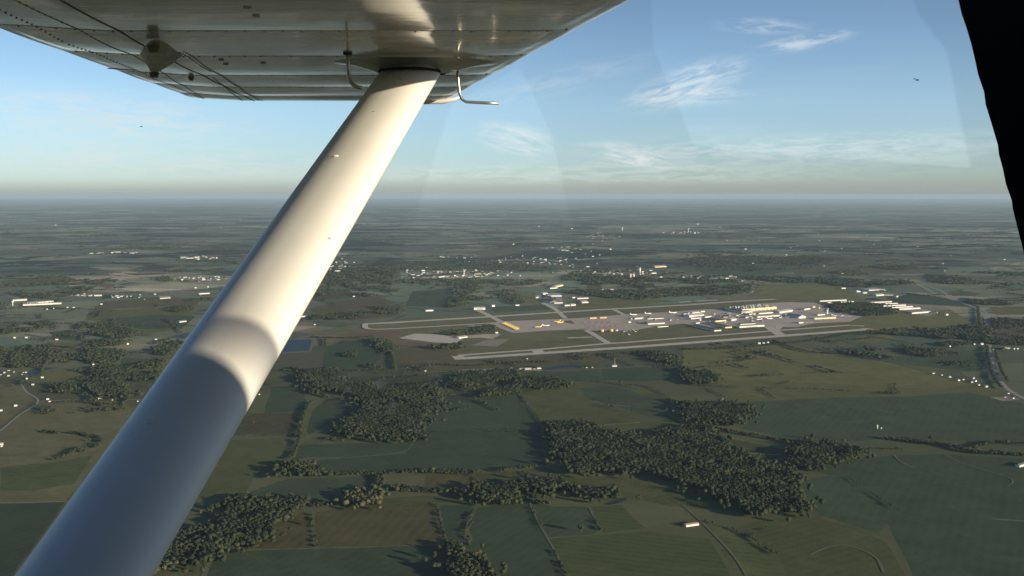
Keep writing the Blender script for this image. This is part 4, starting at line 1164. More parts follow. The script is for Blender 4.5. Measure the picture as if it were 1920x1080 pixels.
HP = [house_proto(W_, M_ROOFG), house_proto(W_, M_ROOFW), house_proto(BK, M_ROOFD), house_proto(W_, M_ROOFD)]
HU = [False] * 4


def place_house(p, label, group=None, s=1.0, k=None, rz=None, stretch=1.0):
    k = random.choice([0, 1, 1, 2, 3]) if k is None else k
    if HU[k]: o = copy_tree(HP[k])
    else: o = HP[k]; HU[k] = True
    o.location = p
    o.scale = (s * stretch, s, s)
    o.rotation_euler = (0, 0, random.choice([0.35, 0.35 + math.pi / 2]) + random.uniform(-.2, .2) if rz is None else rz)
    tag(o, label, 'house', group)
    return o


FARMS = [
    (A4(82, 822), 'white bungalow at the far left edge of the left woods', 1.2), (A4(148, 821), 'white house right of the white bungalow at the far left', 1.3), (A4(320, 832), 'pale farmhouse in the clearing left of the strut', 1.4),
    (A4(718, 857), 'bright white house alone in the pasture left of the strut', 1.5), (A4(878, 832), 'small white house beside the pond near the strut', 1.2), (A4(590, 949), 'little white house among trees left of the strut', .9),
    (A4(255, 966), 'bright white farmhouse above the blue pond', 1.2), (A4(185, 966), 'brick house left of the farmhouse above the pond', 1.0), (A4(525, 972), 'pale barn below the little white house', 1.3), (A4(150, 1052), 'white barn below the blue pond', 1.2), (A4(238, 1046), 'white house right of the barn below the pond', 1.1),
    (A4(25, 1018), 'white house at the left edge level with the pond', 1.1), (A4(48, 1036), 'small white outbuilding at the left edge by the pond', .9),
    (A8(185, 6), 'pale barn on the road bend at the left', 1.0), (A8(268, 88), 'white farmhouse above the road at the left', 1.0), (A8(280, 100), 'white outbuilding touching the road at the left', .8), (A8(560, 85), 'white house on the road near the strut', 1.0), (A8(632, 91), 'small shed on the road near the strut', .6), (A8(775, 98), 'white house half hidden by the strut', .7),
    (A8(88, 125), 'white barn between the road and the left edge', 1.1), (A8(6, 152), 'white house at the left edge below the road', 1.0), (A8(6, 342), 'bright white barn cut by the left edge', 1.3), (A8(10, 352), 'white lean-to below the barn at the left edge', .9),
    (B1(1298, 568), 'tiny white hut at the front edge of the lobed wood', .75), (B1(1590, 65), 'white house at the left end of the farm road yard', 1.0), (B1(805, 48), 'tiny white house on the farm road near the strut', .7), (B1(1888, 105), 'white house among trees below the farm road', .8), (B1(1455, 35), 'tiny white hut in the brown field', .6), (B2(45, 105), 'pale shed among trees below the farm road', .8),
    (B2(930, 36), 'left one of the white houses by the pond on the farm road', .9), (B2(958, 38), 'middle one of the white houses by the pond on the farm road', .8), (B2(1002, 36), 'right one of the white houses by the pond on the farm road', .9),
    (B2(760, 762), 'tiny white hut in the shadow of the large wood', .6),
    (B3(225, 205), 'reddish hut above the dark wood', .7), (B3(1855, 202), 'white house on the paved lot at the right', 1.1), (B3(1815, 198), 'small shed on the paved lot at the right', .8), (B3(1832, 175), 'small white house beside the highway at the right', .8),
    (B3(1410, 63), 'left one of three white houses on the dark road', 1.1), (B3(1453, 72), 'middle one of three white houses on the dark road', 1.1), (B3(1502, 83), 'right one of three white houses on the dark road', 1.1),
    (B3(1550, 102), 'grey barn in the hamlet on the dark road', 1.3), (B3(1575, 97), 'pale barn in the hamlet on the dark road', 1.1), (B3(1632, 90), 'back pale barn of the hamlet on the dark road', 1.3), (B3(1642, 106), 'bright white house of the hamlet on the dark road', 1.4), (B3(1665, 128), 'small white house below the hamlet', .9), (B3(1708, 138), 'lowest white house of the hamlet by the highway', 1.2), (B3(1625, 112), 'dim shed of the hamlet on the dark road', 1.0),
    (A7(1108, 930), 'bright white farmhouse among dark trees on the dark road', 1.6), (A7(1500, 870), 'white barn in the field left of the highway', 1.4), (A7(1682, 858), 'white house beside the highway wood', 1.5), (A7(1640, 858), 'small white house left of the one beside the highway', 1.0), (A7(1487, 692), 'white house at the right end of the sheds', 1.2),
    (A7(430, 854), 'left white house below the near runway', 1.4), (A7(478, 848), 'right white house below the near runway', 1.6), (A7(455, 852), 'dim middle house below the near runway', 1.1),
    (A7(1860, 884), 'left pale house right of the highway', 1.3), (A7(1882, 884), 'right pale house right of the highway', 1.1),
    (A4(380, 652), 'pale house right of the long white sheds', 1.4), (A4(415, 651), 'second pale house right of the long white sheds', 1.3), (A4(265, 661), 'pale house below the long white sheds', 1.3), (A4(302, 656), 'small pale house below the long white sheds', 1.1), (A4(570, 633), 'dim pale farm left of the strut', 1.5),
    (A4(872, 577), 'small white farm in the plain left of the strut', 1.5), (A4(1100, 541), 'left white farm just left of the strut', 1.6), (A4(1170, 536), 'right white farm just left of the strut', 1.8),
    (A5(90, 747), 'tiny cream hut in the grass left of the far runway', 1.0), (A5(1285, 940), 'tiny white hut below the near runway', .9), (A5(310, 590), 'white farm right of the strut', 1.6), (B1(345, 240), 'pale hut close to the strut', .8),
]
for pp, lab, s in FARMS:
    place_house(G(*pp), lab, None, s * .85, 2 if 'brick' in lab or 'reddish' in lab else random.choice([0, 1, 1]))


FAR_HOUSES = []          # those past the first few of each settlement, joined into one object
M_DULL = plain('weathered_wall', (.30, .28, .25), .8, var=.2, scale=.05)
HP.append(house_proto(M_DULL, M_ROOFD)); HU.append(False)
HP.append(house_proto(M_DULL, M_ROOFG)); HU.append(False)


def cluster(pc, rx, ry, n, label, group, s=1.3, extra=0):
    for q in range(n + extra):
        a = random.gauss(0, .5); b_ = random.gauss(0, .5)
        x, y = pc[0] + a * rx, pc[1] + b_ * ry
        if y < HORIZ + 22: continue
        sc = s * random.choice([.6, .7, .8, .9, 1.0, 1.5]) * random.uniform(.85, 1.15)
        if q < n:
            place_house(G(x, y), label, group, sc, random.choice([0, 1, 1, 3, 4, 4, 5, 5]), stretch=random.uniform(.9, 2.2))
        else:
            FAR_HOUSES.append((G(x, y), sc))


cluster((850, 514), 110, 9, 40, 'small pale building in the distant town centre', 'buildings of the distant town centre', 1.6, 90)
cluster((980, 492), 230, 16, 24, 'house scattered in the trees round the distant town', 'houses scattered round the distant town', 1.2, 120)
cluster((1170, 514), 90, 9, 20, 'building in the works quarter right of the town', 'buildings of the works quarter', 1.5, 50)
cluster((1330, 523), 90, 6, 12, 'low building in the row behind the far wood', 'buildings behind the far wood', 1.5, 20)
cluster((640, 500), 40, 12, 12, 'pale building of the town close to the strut', 'town buildings close to the strut', 1.5, 30)
cluster((1130, 443), 40, 8, 12, 'house of the far village left of the water towers', 'houses of the far village', 1.5, 30)
cluster((1070, 465), 90, 8, 10, 'far farmhouse on the plain beyond the town', 'farmhouses beyond the town', 1.5, 15)
cluster((1285, 437), 55, 2, 10, 'pale block below the far right water tower', 'blocks below the far water tower', 2.2, 20)
cluster((380, 485), 34, 4, 10, 'pale building of the village left of the strut', 'village left of the strut', 2.1, 16)
cluster((215, 475), 50, 2, 8, 'pale building of the far left village', 'far left village', 2.1, 12)
cluster((380, 523), 55, 5, 16, 'house of the settlement beside the strut', 'settlement beside the strut', 1.3, 30)
cluster((232, 557), 30, 3, 12, 'house of the pale hamlet above the pasture', 'hamlet above the pasture', 1.2, 14)
cluster((148, 554), 40, 3, 10, 'house of the hamlet behind the long white sheds', 'hamlet behind the long white sheds', 1.1, 12)
cluster((30, 700), 40, 10, 8, 'house among the trees at the left edge', 'houses among the left edge trees', .9)
cluster((700, 420), 600, 12, 14, 'very distant pale farm on the plain', 'very distant farms', 2.4, 20)
cluster((1600, 470), 260, 40, 12, 'distant pale farm on the right plain', 'distant farms on the right plain', 1.5, 25)
cluster((1790, 528), 26, 5, 6, 'house at the edge of the far right wood', 'houses by the far right wood', 1.4)
cluster((1880, 655), 20, 3, 5, 'pale house right of the highway bridge', 'houses by the highway bridge', 1.1)
cluster((1400, 592), 60, 5, 10, 'white van or hut on the crowded right apron', 'vans on the right apron', .9, 30)
cluster((1330, 597), 130, 8, 16, 'small pale hut or van among the hangars', 'huts among the hangars', .9, 20)
fh = MB()
for (p, sc) in FAR_HOUSES:
    a = random.choice([.35, .35 + math.pi / 2]); L_ = 6 * sc * random.uniform(.9, 2); Q = 4 * sc; Hh = 4.4 * sc
    n0 = len(fh.v)
    fh.box(-L_, -Q, 0, L_, Q, Hh)
    fh.prism([(-L_, -Q * 1.1, Hh), (-L_, Q * 1.1, Hh), (-L_, 0, Hh * 1.5)], (2 * L_, 0, 0))
    for q in range(n0, len(fh.v)):
        v_ = fh.v[q]
        fh.v[q] = (p.x + v_[0] * math.cos(a) - v_[1] * math.sin(a), p.y + v_[0] * math.sin(a) + v_[1] * math.cos(a), p.z + v_[2])
m, t, b = material('mixed_cladding')
geo = t.add('ShaderNodeNewGeometry')
t.put(b.inputs['Base Color'], t.ramp(geo.outputs['Random Per Island'], [(0, (.16, .15, .14)), (.3, (.30, .28, .25)), (.55, (.45, .42, .38)), (.75, (.70, .68, .64)), (.9, (.28, .20, .16))], 'CONSTANT'))
b.inputs['Roughness'].default_value = .8
tag(fh.build('distant_houses', m), kind='stuff')

# --- towers
def water_tower(p, h, r_, label):
    root = empty('water_tower', p)
    MB().tube([(0, 0, 0), (0, 0, h * .72)], [r_ * .42, r_ * .30], 12).build('shaft', M_WALL, root, True)
    MB().tube([(0, 0, h * .66), (0, 0, h * .74), (0, 0, h * .86), (0, 0, h * .95), (0, 0, h)], [r_ * .3, r_ * .85, r_, r_ * .8, r_ * .1], 16).build('tank', M_WALL, root, True)
    tag(root, label, 'water tower')


water_tower(G(*A4(72, 642)), 38, 9, 'white water tower beside the long white sheds at the left')
water_tower(G(*A6(200, 218)), 75, 20, 'white water tower on the far plain, left one of two')
water_tower(G(*A6(572, 224)), 75, 20, 'white water tower on the far plain, right one of two')
water_tower(G(*A5(930, 470)), 45, 12, 'white tower rising in the middle of the distant town')


def silo(p, h, r_, label, mat=M_WALL):
    root = empty('silo', p)
    MB().tube([(0, 0, 0), (0, 0, h * .9)], [r_, r_], 16).build('drum', mat, root, True)
    MB().tube([(0, 0, h * .9), (0, 0, h * .97), (0, 0, h)], [r_ * 1.02, r_ * .6, r_ * .08], 16).build('dome', M_ROOFW, root, True)
    tag(root, label, 'silo')


silo(G(*A6(299, 458)), 62, 10, 'tall white grain silo, highest of the works quarter')
silo(G(*A6(246, 487)), 48, 9, 'buff grain silo, left one of the pair below the tall one', M_CREAM)
silo(G(*A6(264, 486)), 38, 10, 'squat white silo right of the buff one')
silo(G(*B3(1094, 372)), 15, 2.6, 'white farm silo in the dark green field')
silo(G(*B3(1116, 377)), 9, 2.4, 'short grey farm silo beside the white one', M_STEEL)
silo(G(*B8(1610, 614)), 16, 12, 'orange tank below the truck park, left one of the pair', M_ORANGE)
silo(G(*B8(1715, 611)), 16, 12, 'orange tank below the truck park, right one of the pair', M_ORANGE)
silo(G(*B8(1772, 605)), 11, 11, 'pale tank right of the two orange tanks', M_ROOFW)
silo(G(*B7(330, 355)), 15, 9, 'orange tank on the far right apron', M_ORANGE)


def control_tower(p, h, label):
    root = empty('control_tower', p)
    MB().box(-5, -5, 0, 5, 5, h * .78).build('shaft', M_WALL, root)
    MB().tube([(0, 0, h * .78), (0, 0, h * .84)], [6, 9], 8).build('gallery', M_WALL, root)
    MB().tube([(0, 0, h * .84), (0, 0, h * .93)], [8, 9.5], 8).build('cab_window', M_GLASSD, root)
    MB().tube([(0, 0, h * .93), (0, 0, h * .98)], [10, 9], 8).build('roof', M_WALL, root)
    tag(root, label, 'control tower')


control_tower(G(*B7(427, 415)), 40, 'white control tower with a dark glazed cab beside the terminal')
control_tower(G(*B6(798, 368)), 30, 'slim white tower in front of the bright left hangar')
mast = empty('radio_mast', G(*B8(1757, 1000)))
MB().tube([(0, 0, 0), (0, 0, 40)], [.8, .25], 6).build('pole', M_STEEL, mast)
MB().box(-2, -.2, 30, 2, .2, 30.5).box(-1.5, -.2, 36, 1.5, .2, 36.5).build('crossarm', M_STEEL, mast)
tag(mast, 'thin radio mast behind the white house on the farm road', 'mast')

# --- parked airliners
def airliner(mat, mat_tail, label=None):
    root = empty('airliner', (0, 0, 0))
    MB().tube([(-24, 0, 5.2), (-22.5, 0, 4.9), (-19, 0, 4.6), (-10, 0, 4.5), (10, 0, 4.5), (17, 0, 5.0), (23, 0, 6.0), (25, 0, 6.3)], [.4, 1.5, 2.4, 2.6, 2.6, 2.2, 1.0, .3], 12).build('fuselage', mat, root, True)
    wv = MB()
    for s in (-1, 1):
        wv.prism([(-6, s * 2, 3.4), (3, s * 2, 3.4), (9.5, s * 23, 5.0), (6.8, s * 23, 5.0)], (0, 0, .55))
    wv.build('wing', mat, root)
    tp = MB()
    for s in (-1, 1):
        tp.prism([(18, s * .6, 6.2), (23, s * .6, 6.2), (25, s * 8.5, 6.9), (23, s * 8.5, 6.9)], (0, 0, .35))
    tp.build('tailplane', mat, root)
    MB().prism([(15.5, -.25, 6.3), (23.5, -.25, 6.5), (26, -.25, 15), (22.5, -.25, 15)], (0, .5, 0)).build('tail_fin', mat_tail, root)
    for s in (-1, 1):
        MB().tube([(-6, s * 7.6, 2.2), (-5.4, s * 7.6, 2.2), (-2, s * 7.6, 2.2), (.5, s * 7.6, 2.3)], [1.0, 1.3, 1.2, .7], 10).build('engine', mat_tail, root, True)
    g = MB()
    g.tube([(-17, 0, 0), (-17, 0, 3)], [.3, .3], 6)
    for s in (-1, 1): g.tube([(2, s * 3, 0), (2, s * 3, 3.4)], [.4, .4], 6)
    g.build('landing_gear', M_STEEL, root)
    return root


AY = airliner(M_YEL, M_YEL); AW = airliner(M_JETW, M_JETW)
AU = {id(AY): 0, id(AW): 0}
RA = math.atan2(rd.y, rd.x)


def place_jet(proto, p, rz, label, group=None, s=1.0):
    o = copy_tree(proto) if AU[id(proto)] else proto
    AU[id(proto)] += 1
    p.z += .5
    o.location = p; o.rotation_euler = (0, 0, rz); o.scale = (s, s, s)
    tag(o, label, 'airliner', group)


n = 9
for i in range(n):
    f = i / (n - 1)
    place_jet(AY, G(*B8(505 + f * 150, 522 + f * 66)), RA + .5, 'yellow airliner in the slanting row on the apron', 'row of parked yellow airliners', .8)
place_jet(AY, G(*B8(895, 566)), RA, 'yellow airliner parked alone in mid apron')
place_jet(AW, G(*B8(985, 550)), RA + math.pi, 'white airliner right of the lone yellow one', None, 1.0)
place_jet(AY, G(*B8(1108, 506)), RA, 'upper one of two yellow airliners beside the grass island')
place_jet(AY, G(*B8(1142, 517)), RA + .2, 'lower one of two yellow airliners beside the grass island')
place_jet(AW, G(*B6(50, 308)), RA + math.pi, 'white airliner above the small white hut, left one of three in a line', None, 1.05)
place_jet(AW, G(*B6(212, 295)), RA + math.pi, 'white airliner above the long low shed, middle one of three in a line', None, 1.05)
place_jet(AW, G(*B6(492, 287)), RA + math.pi, 'white airliner left of the hangars, right one of three in a line', None, 1.2)
for k, (x, y) in enumerate([(1460, 362), (1580, 352), (1700, 340), (1350, 328), (640, 300), (1765, 338)]):
    place_jet(AW, G(*B6(x, y)), RA + [0, math.pi, .6, 2, 0, 1.2][k], 'white airliner on the crowded stand, ' + ['lowest left of the stand row', 'in the middle of the stand row', 'right one of the stand row', 'nose to the small white block', 'left of the bright hangar', 'tucked beside the slanting-roof hangar'][k], None, .95)
for k in range(3):
    pass

# --- vehicles
def truck_proto(mat):
    root = empty('truck', (0, 0, 0))
    MB().box(-7, -1.3, 1.0, 4.6, 1.3, 4.0).build('trailer', mat, root)
    MB().prism([(5.0, -1.2, .6), (7.4, -1.2, .6), (7.4, -1.2, 2.2), (6.6, -1.2, 3.4), (5.0, -1.2, 3.4)], (0, 2.4, 0)).build('cab', mat, root)
    wl = MB()
    for x in (-5.5, -4.3, 6.2):
        for y in (-1.2, 1.0): wl.tube([(x, y, .5), (x, y + .25, .5)], .5, 8)
    wl.build('wheel', M_ROOFD, root)
    return root


TK = {'d': truck_proto(M_TRUCK), 'w': truck_proto(M_WALL)}
TU = {'d': 0, 'w': 0}


def place_truck(k, p, rz, label, group=None, s=1.0):
    o = copy_tree(TK[k]) if TU[k] else TK[k]
    TU[k] += 1
    p.z += .5
    o.location = p; o.rotation_euler = (0, 0, rz); o.scale = (s, s, s)
    tag(o, label, 'truck', group)


for i in range(5): place_truck('d', G(*B8(1425 + i * 72, 512 - i * .5)), RA, 'dark truck in the back row of the truck park', 'dark trucks in the back row', 1.6)
for i in range(6): place_truck('d', G(*B8(1488 + i * 60, 562 - i * 2)), RA, 'dark truck in the front row of the truck park', 'dark trucks in the front row', 1.6)
for i in range(12): place_truck('w', G(*B7(460 + i * 20, 424 + i * 2.2 + random.uniform(-4, 8))), random.uniform(0, 3), 'white van in the line right of the control tower', 'white vans right of the control tower', 1.1)
for i in range(10): place_truck('w', G(*B7(130 + i * 14 + random.uniform(-4, 4), 512)), random.uniform(0, 3), 'white van near the shed beside the taxiway', 'white vans beside the taxiway', .8)
for i in range(12): place_truck('w', G(*B8(1850 + i * 14, 605 + random.uniform(-20, 45))), random.uniform(0, 3), 'white truck in the lot right of the pale tank', 'white trucks in the lot by the tanks', .9)
shed(B8(1478, 468), B8(1553, 464), 16, 7, M_ORANGE, M_ROOFW, 'orange cargo shed behind the truck park, left one of two', 'cargo_shed', 'shed')
shed(B8(1590, 463), B8(1668, 460), 16, 7, M_ORANGE, M_ROOFW, 'orange cargo shed behind the truck park, right one of two', 'cargo_shed', 'shed')

# ------------------------------------------------------------------ the aeroplane we sit in
m, t, b = material('wing_paint')
tcn = t.add('ShaderNodeTexCoord'); oc = tcn.outputs['Object']
grime = t.noise(t.mapping(oc, scale=(1.3, 8.0, 1)), 1.5, 8, 0.68, 0.8)
fleck = t.noise(t.mapping(oc, scale=(9, 34, 1)), 2.0, 5, 0.7, 1.2)
base = t.mix(t.mapr(grime, 0.40, 0.64, 0, .9, True), (.42, .43, .41), (.27, .225, .15))
base = t.mix(t.mapr(fleck, 0.62, 0.72, 0, .55, True), base, (.34, .24, .14))
t.put(b.inputs['Base Color'], base)
b.inputs['Roughness'].default_value = 0.2
t.put(b.inputs['Roughness'], t.mapr(grime, .3, .7, .05, .20))
b.inputs['Coat Weight'].default_value = 0.25
b.inputs['Coat Roughness'].default_value = 0.06
bump = t.add('ShaderNodeBump'); bump.inputs['Strength'].default_value = 0.5; bump.inputs['Distance'].default_value = 0.004
t.put(bump.inputs['Height'], t.math('ADD', t.noise(t.mapping(oc, scale=(1.5, 6.0, 1)), 1.0, 3, 0.5), t.math('MULTIPLY', t.noise(t.mapping(oc, scale=(6, 40, 1)), 1.0, 4, 0.6), .12)))
t.put(b.inputs['Normal'], bump.outputs[0])
M_WING = m
m, t, b = material('strut_paint')
tcn = t.add('ShaderNodeTexCoord')
sp_ = t.noise(tcn.outputs['Object'], 3.0, 6, 0.6)
t.put(b.inputs['Base Color'], t.mix(t.mapr(sp_, .35, .7, 0, .45), (.70, .685, .645), (.60, .57, .51)))
b.inputs['Roughness'].default_value = 0.45
b.inputs['Specular IOR Level'].default_value = .3
b.inputs['Coat Weight'].default_value = 0.06
b.inputs['Coat Roughness'].default_value = 0.12
M_STRUT = m
M_BLACK = plain('black_trim', (.004, .004, .004), .9, var=.1, scale=20, spec=.05)
M_RUBBER = plain('rubber_seal', (.02, .02, .02), .8, var=.2, scale=20, spec=.2)
M_TUBE = plain('tarnished_tube', (.42, .38, .30), .35, metal=.8, var=.2, scale=30)
M_GRIME = plain('grimy_fairing', (.32, .29, .23), .5, var=.25, scale=12)
M_RIVET = plain('rivet_metal', (.14, .13, .115), .6, var=.3, scale=30)
M_SEAM = plain('skin_seam', (.075, .075, .07), .8, var=.2, scale=30)
M_TIP = plain('dark_tip_stripe', (.03, .035, .09), .4, var=.1, scale=10)

WA, WB = 0.314, 0.030      # underside plane: z = WA + WB * y


def W(px, py, dz=0.0):
    d = ray(px, py)
    tt = (WA + dz) / (d.z - WB * d.y)
    return d * tt


plane_ = empty('light_airplane', (0, 0, 0))
tag(plane_, 'white high-wing light aeroplane seen from its cabin, wing and strut', 'aeroplane')
le0, le1 = W(1205, 0), W(852, 183)
te0, te1 = W(0, 65), W(362, 189)


def along(a, b_, y):
    s = (y - a.y) / (b_.y - a.y)
    return a.x + (b_.x - a.x) * s


Y0, Y1 = 0.75, W(600, 190).y
RIBS = [W(600, q).y for q in (105, 141, 163, 180)]
sp = RIBS[1] - RIBS[0]
RIBS = [RIBS[0] - k * .55 for k in (4, 3, 2, 1)] + RIBS + [Y1]
us = np.concatenate([np.linspace(0, .1, 12), np.linspace(.1, .78, 50)[1:], np.linspace(.78, 1, 24)[1:]])
vs_ = np.linspace(0, 1, 190)
NU, NV = len(us), len(vs_)


def bulge(u, y):
    """oil-canned skin between the ribs, flatter at the rivet rows"""
    z = 0.0
    for a, b_ in zip(RIBS[:-1], RIBS[1:]):
        if a <= y < b_:
            s = (y - a) / (b_ - a)
            z = -math.sin(math.pi * s) ** 1.0 * .0042 * (1 + .5 * math.sin(9 * u + a * 5)) * (1.0 if .04 < u < .98 else .4)
    return z


V = []; F = []
for v in vs_:
    y = Y0 + (Y1 - Y0) * v
    xl, xt = along(le0, le1, y), along(te0, te1, y)
    ch = xl - xt
    for u in us:
        x = xl - ch * u
        z = WA + WB * y + bulge(u, y)
        if u < .1: z += ch * .010 * (1 - math.sqrt(max(0, 1 - (1 - u / .1) ** 2)))
        if u > .8: z += (u - .8) * ch * .06
        tip = (y - (Y1 - .07)) / .07
        if tip > 0: z += .02 * (1 - math.sqrt(max(0, 1 - tip * tip)))
        V.append((x, y, z))
nb = len(V)
for v in vs_[::10].tolist() + [1.0]:
    pass
# upper skin
for v in vs_:
    y = Y0 + (Y1 - Y0) * v
    xl, xt = along(le0, le1, y), along(te0, te1, y)
    ch = xl - xt
    for k, u in enumerate(us):
        x = xl - ch * u
        t12 = .55 * (.2969 * math.sqrt(u) - .126 * u - .3516 * u * u + .2843 * u ** 3 - .1036 * u ** 4) * 1.15
        V.append((x, y, WA + WB * y + ch * (.035 * (1 - u) + t12) + (.8 * .06 * .2 * ch if u > .9 else 0) + .012))
for j in range(NV - 1):
    for i in range(NU - 1):
        a = j * NU + i
        F.append((a, a + 1, a + NU + 1, a + NU))
        a += nb
        F.append((a, a + NU, a + NU + 1, a + 1))
for j in range(NV - 1):
    a = j * NU; F.append((a, a + NU, a + NU + nb, a + nb))
    a = j * NU + NU - 1; F.append((a, a + nb, a + nb + NU, a + NU))
for i in range(NU - 1):
    a = i; F.append((a, a + nb, a + 1 + nb, a + 1))
    a = (NV - 1) * NU + i; F.append((a, a + 1, a + 1 + nb, a + nb))
wing = mesh_obj('wing', V, F, M_WING, plane_, True)
bm = bmesh.new(); bm.from_mesh(wing.data); bmesh.ops.recalc_face_normals(bm, faces=bm.faces)
for e in bm.edges:
    if len(e.link_faces) == 2 and e.calc_face_angle(0) > R(35): e.smooth = False
bm.to_mesh(wing.data); bm.free()
bpy.context.view_layer.update()


def wz(x, y):
    xl, xt = along(le0, le1, y), along(te0, te1, y)
    u = (xl - x) / (xl - xt)
    z = WA + WB * y + bulge(u, y)
    if u > .8: z += (u - .8) * (xl - xt) * .06
    if u < .1: z += (xl - xt) * .010 * (1 - math.sqrt(max(0, 1 - (1 - max(u, 0) / .1) ** 2)))
    return z


def ribbon(name, pts, wd, mat, drop=.0012, parent=wing, thick=.0012):
    """a thin raised strip that follows the underside"""
    m_ = MB(); n = len(pts); vv = []
    for i, p in enumerate(pts):
        d = Vector((*pts[min(i + 1, n - 1)], 0)) - Vector((*pts[max(i - 1, 0)], 0)); d.normalize()
        q = Vector((-d.y, d.x, 0)) * wd / 2
        z = wz(p[0], p[1])
        for s in (1, -1):
            for dz in (0.001, -thick):
                vv.append((p[0] + q.x * s, p[1] + q.y * s, z - drop * 0 + dz))
    ff = []
    for i in range(n - 1):
        a = 4 * i; b_ = a + 4
        ff += [(a, a + 1, b_ + 1, b_), (a + 1, a + 3, b_ + 3, b_ + 1), (a + 3, a + 2, b_ + 2, b_ + 3), (a + 2, a, b_, b_ + 2)]
    ff += [(0, 2, 3, 1), (4 * n - 4, 4 * n - 3, 4 * n - 1, 4 * n - 2)]
    m_.v = vv; m_.f = ff
    return m_.build(name, mat, parent)


def seg_pts(a, b_, n=24):
    return [(a.x + (b_.x - a.x) * i / n, a.y + (b_.y - a.y) * i / n) for i in range(n + 1)]


def extend(a, b_, s):
    return b_ + (b_ - a) * s


# hinge gap of flap and aileron, chordwise lap joints
h0, h1 = W(117, 0), W(333, 117); h2 = W(477, 189)
ribbon('hinge_gap', seg_pts(extend(h1, h0, .6), h1, 30) + seg_pts(h1, h2, 20)[1:], .0045, M_SEAM)
ribbon('skin_lap', seg_pts(extend(W(260, 110), W(23, 0), .4), W(262, 112), 30), .0014, M_GRIME)
ribbon('skin_lap', seg_pts(W(345, 95), W(492, 189), 20), .0016, M_GRIME)
ribbon('control_gap', [(W(205, 138).x + k * .02, W(205, 137.5).y) for k in range(6)], .012, M_SEAM)
for k, y in enumerate(RIBS[2:-1]):
    xl, xt = along(le0, le1, y), along(te0, te1, y)
    ribbon('skin_lap', [(xl - (xl - xt) * s / 40, y) for s in range(2, 40)], .004 if k % 2 else .0025, M_GRIME, thick=.0008)
# rivets: rows along the ribs and the spars
def rivets(name, pts, r_, mat, parent):
    V = []; F = []
    for (x, y) in pts:
        n = len(V); z = wz(x, y)
        for k in range(6): V.append((x + r_ * math.cos(k * 1.0472), y + r_ * math.sin(k * 1.0472), z + .0004))
        for k in range(6): V.append((x + .6 * r_ * math.cos(k * 1.0472), y + .6 * r_ * math.sin(k * 1.0472), z - r_ * .55))
        F += [(n + k, n + (k + 1) % 6, n + 6 + (k + 1) % 6, n + 6 + k) for k in range(6)] + [tuple(n + 6 + k for k in range(6))]
    o = mesh_obj(name, V, F, mat, parent)
    return tag(o, kind='stuff')


rp = []
for y in RIBS[1:-1]:
    xl, xt = along(le0, le1, y), along(te0, te1, y)
    ch = xl - xt
    for k in range(int(ch / .045)):
        if random.random() < .93: rp.append((xl - .04 - k * .045, y + .012))
for (a, b_) in [(W(23, 0), W(262, 112)), (W(262, 112), W(385, 189)), (W(345, 95), W(487, 189)), (W(338, 97), W(400, 135)), (W(0, 25), W(130, 87)), (W(130, 87), W(385, 189)), (W(400, 145), W(455, 189))]:
    L = (b_ - a).length
    for k in range(int(L / .040)):
        s = k * .040 / L
        rp.append((a.x + (b_.x - a.x) * s, a.y + (b_.y - a.y) * s))
rivets('rivets', rp, .0034, M_RIVET, wing)
# stains and fittings
def plate(name, pix, mat, th, parent=wing, bev=0.7):
    pts = [W(*p) for p in pix]
    c = sum(pts, Vector()) / len(pts)
    V = [(p.x, p.y, wz(p.x, p.y) + .001) for p in pts] + [(c.x + (p.x - c.x) * bev, c.y + (p.y - c.y) * bev, wz(p.x, p.y) - th) for p in pts]
    n = len(pts)
    F = [(i, (i + 1) % n, n + (i + 1) % n, n + i) for i in range(n)] + [tuple(range(n, 2 * n))]
    mb = MB(); mb.v = V; mb.f = F
    return mb.build(name, mat, parent)


fair = plate('hinge_fairing', P(A1, (785, 300), (800, 262), (830, 230), (865, 212), (905, 215), (950, 240), (1000, 285), (1030, 305), (985, 345), (930, 385), (895, 420), (868, 432), (842, 418), (832, 385), (805, 345)), M_GRIME, .012)
for c in ((862, 228), (866, 398)):
    q = W(*A1(*c))
    MB().tube([(q.x, q.y, wz(q.x, q.y) - .010), (q.x, q.y, wz(q.x, q.y) - .026)], [.017, .012], 12).build('bolt', M_RIVET, fair, True)
q = W(*A1(1075, 434)); MB().tube([(q.x, q.y, wz(q.x, q.y)), (q.x, q.y, wz(q.x, q.y) - .012)], [.012, .006], 8).build('drain_stub', M_RIVET, wing)
for c in ((1390, 25), (1440, 70), (1245, 330), (1480, 345), (1270, 350)):
    q = W(*A1(*c)); MB().tube([(q.x, q.y, wz(q.x, q.y) + .001), (q.x, q.y, wz(q.x, q.y) - .003)], [.009, .008], 12).build('screw_cover', M_GRIME, wing)
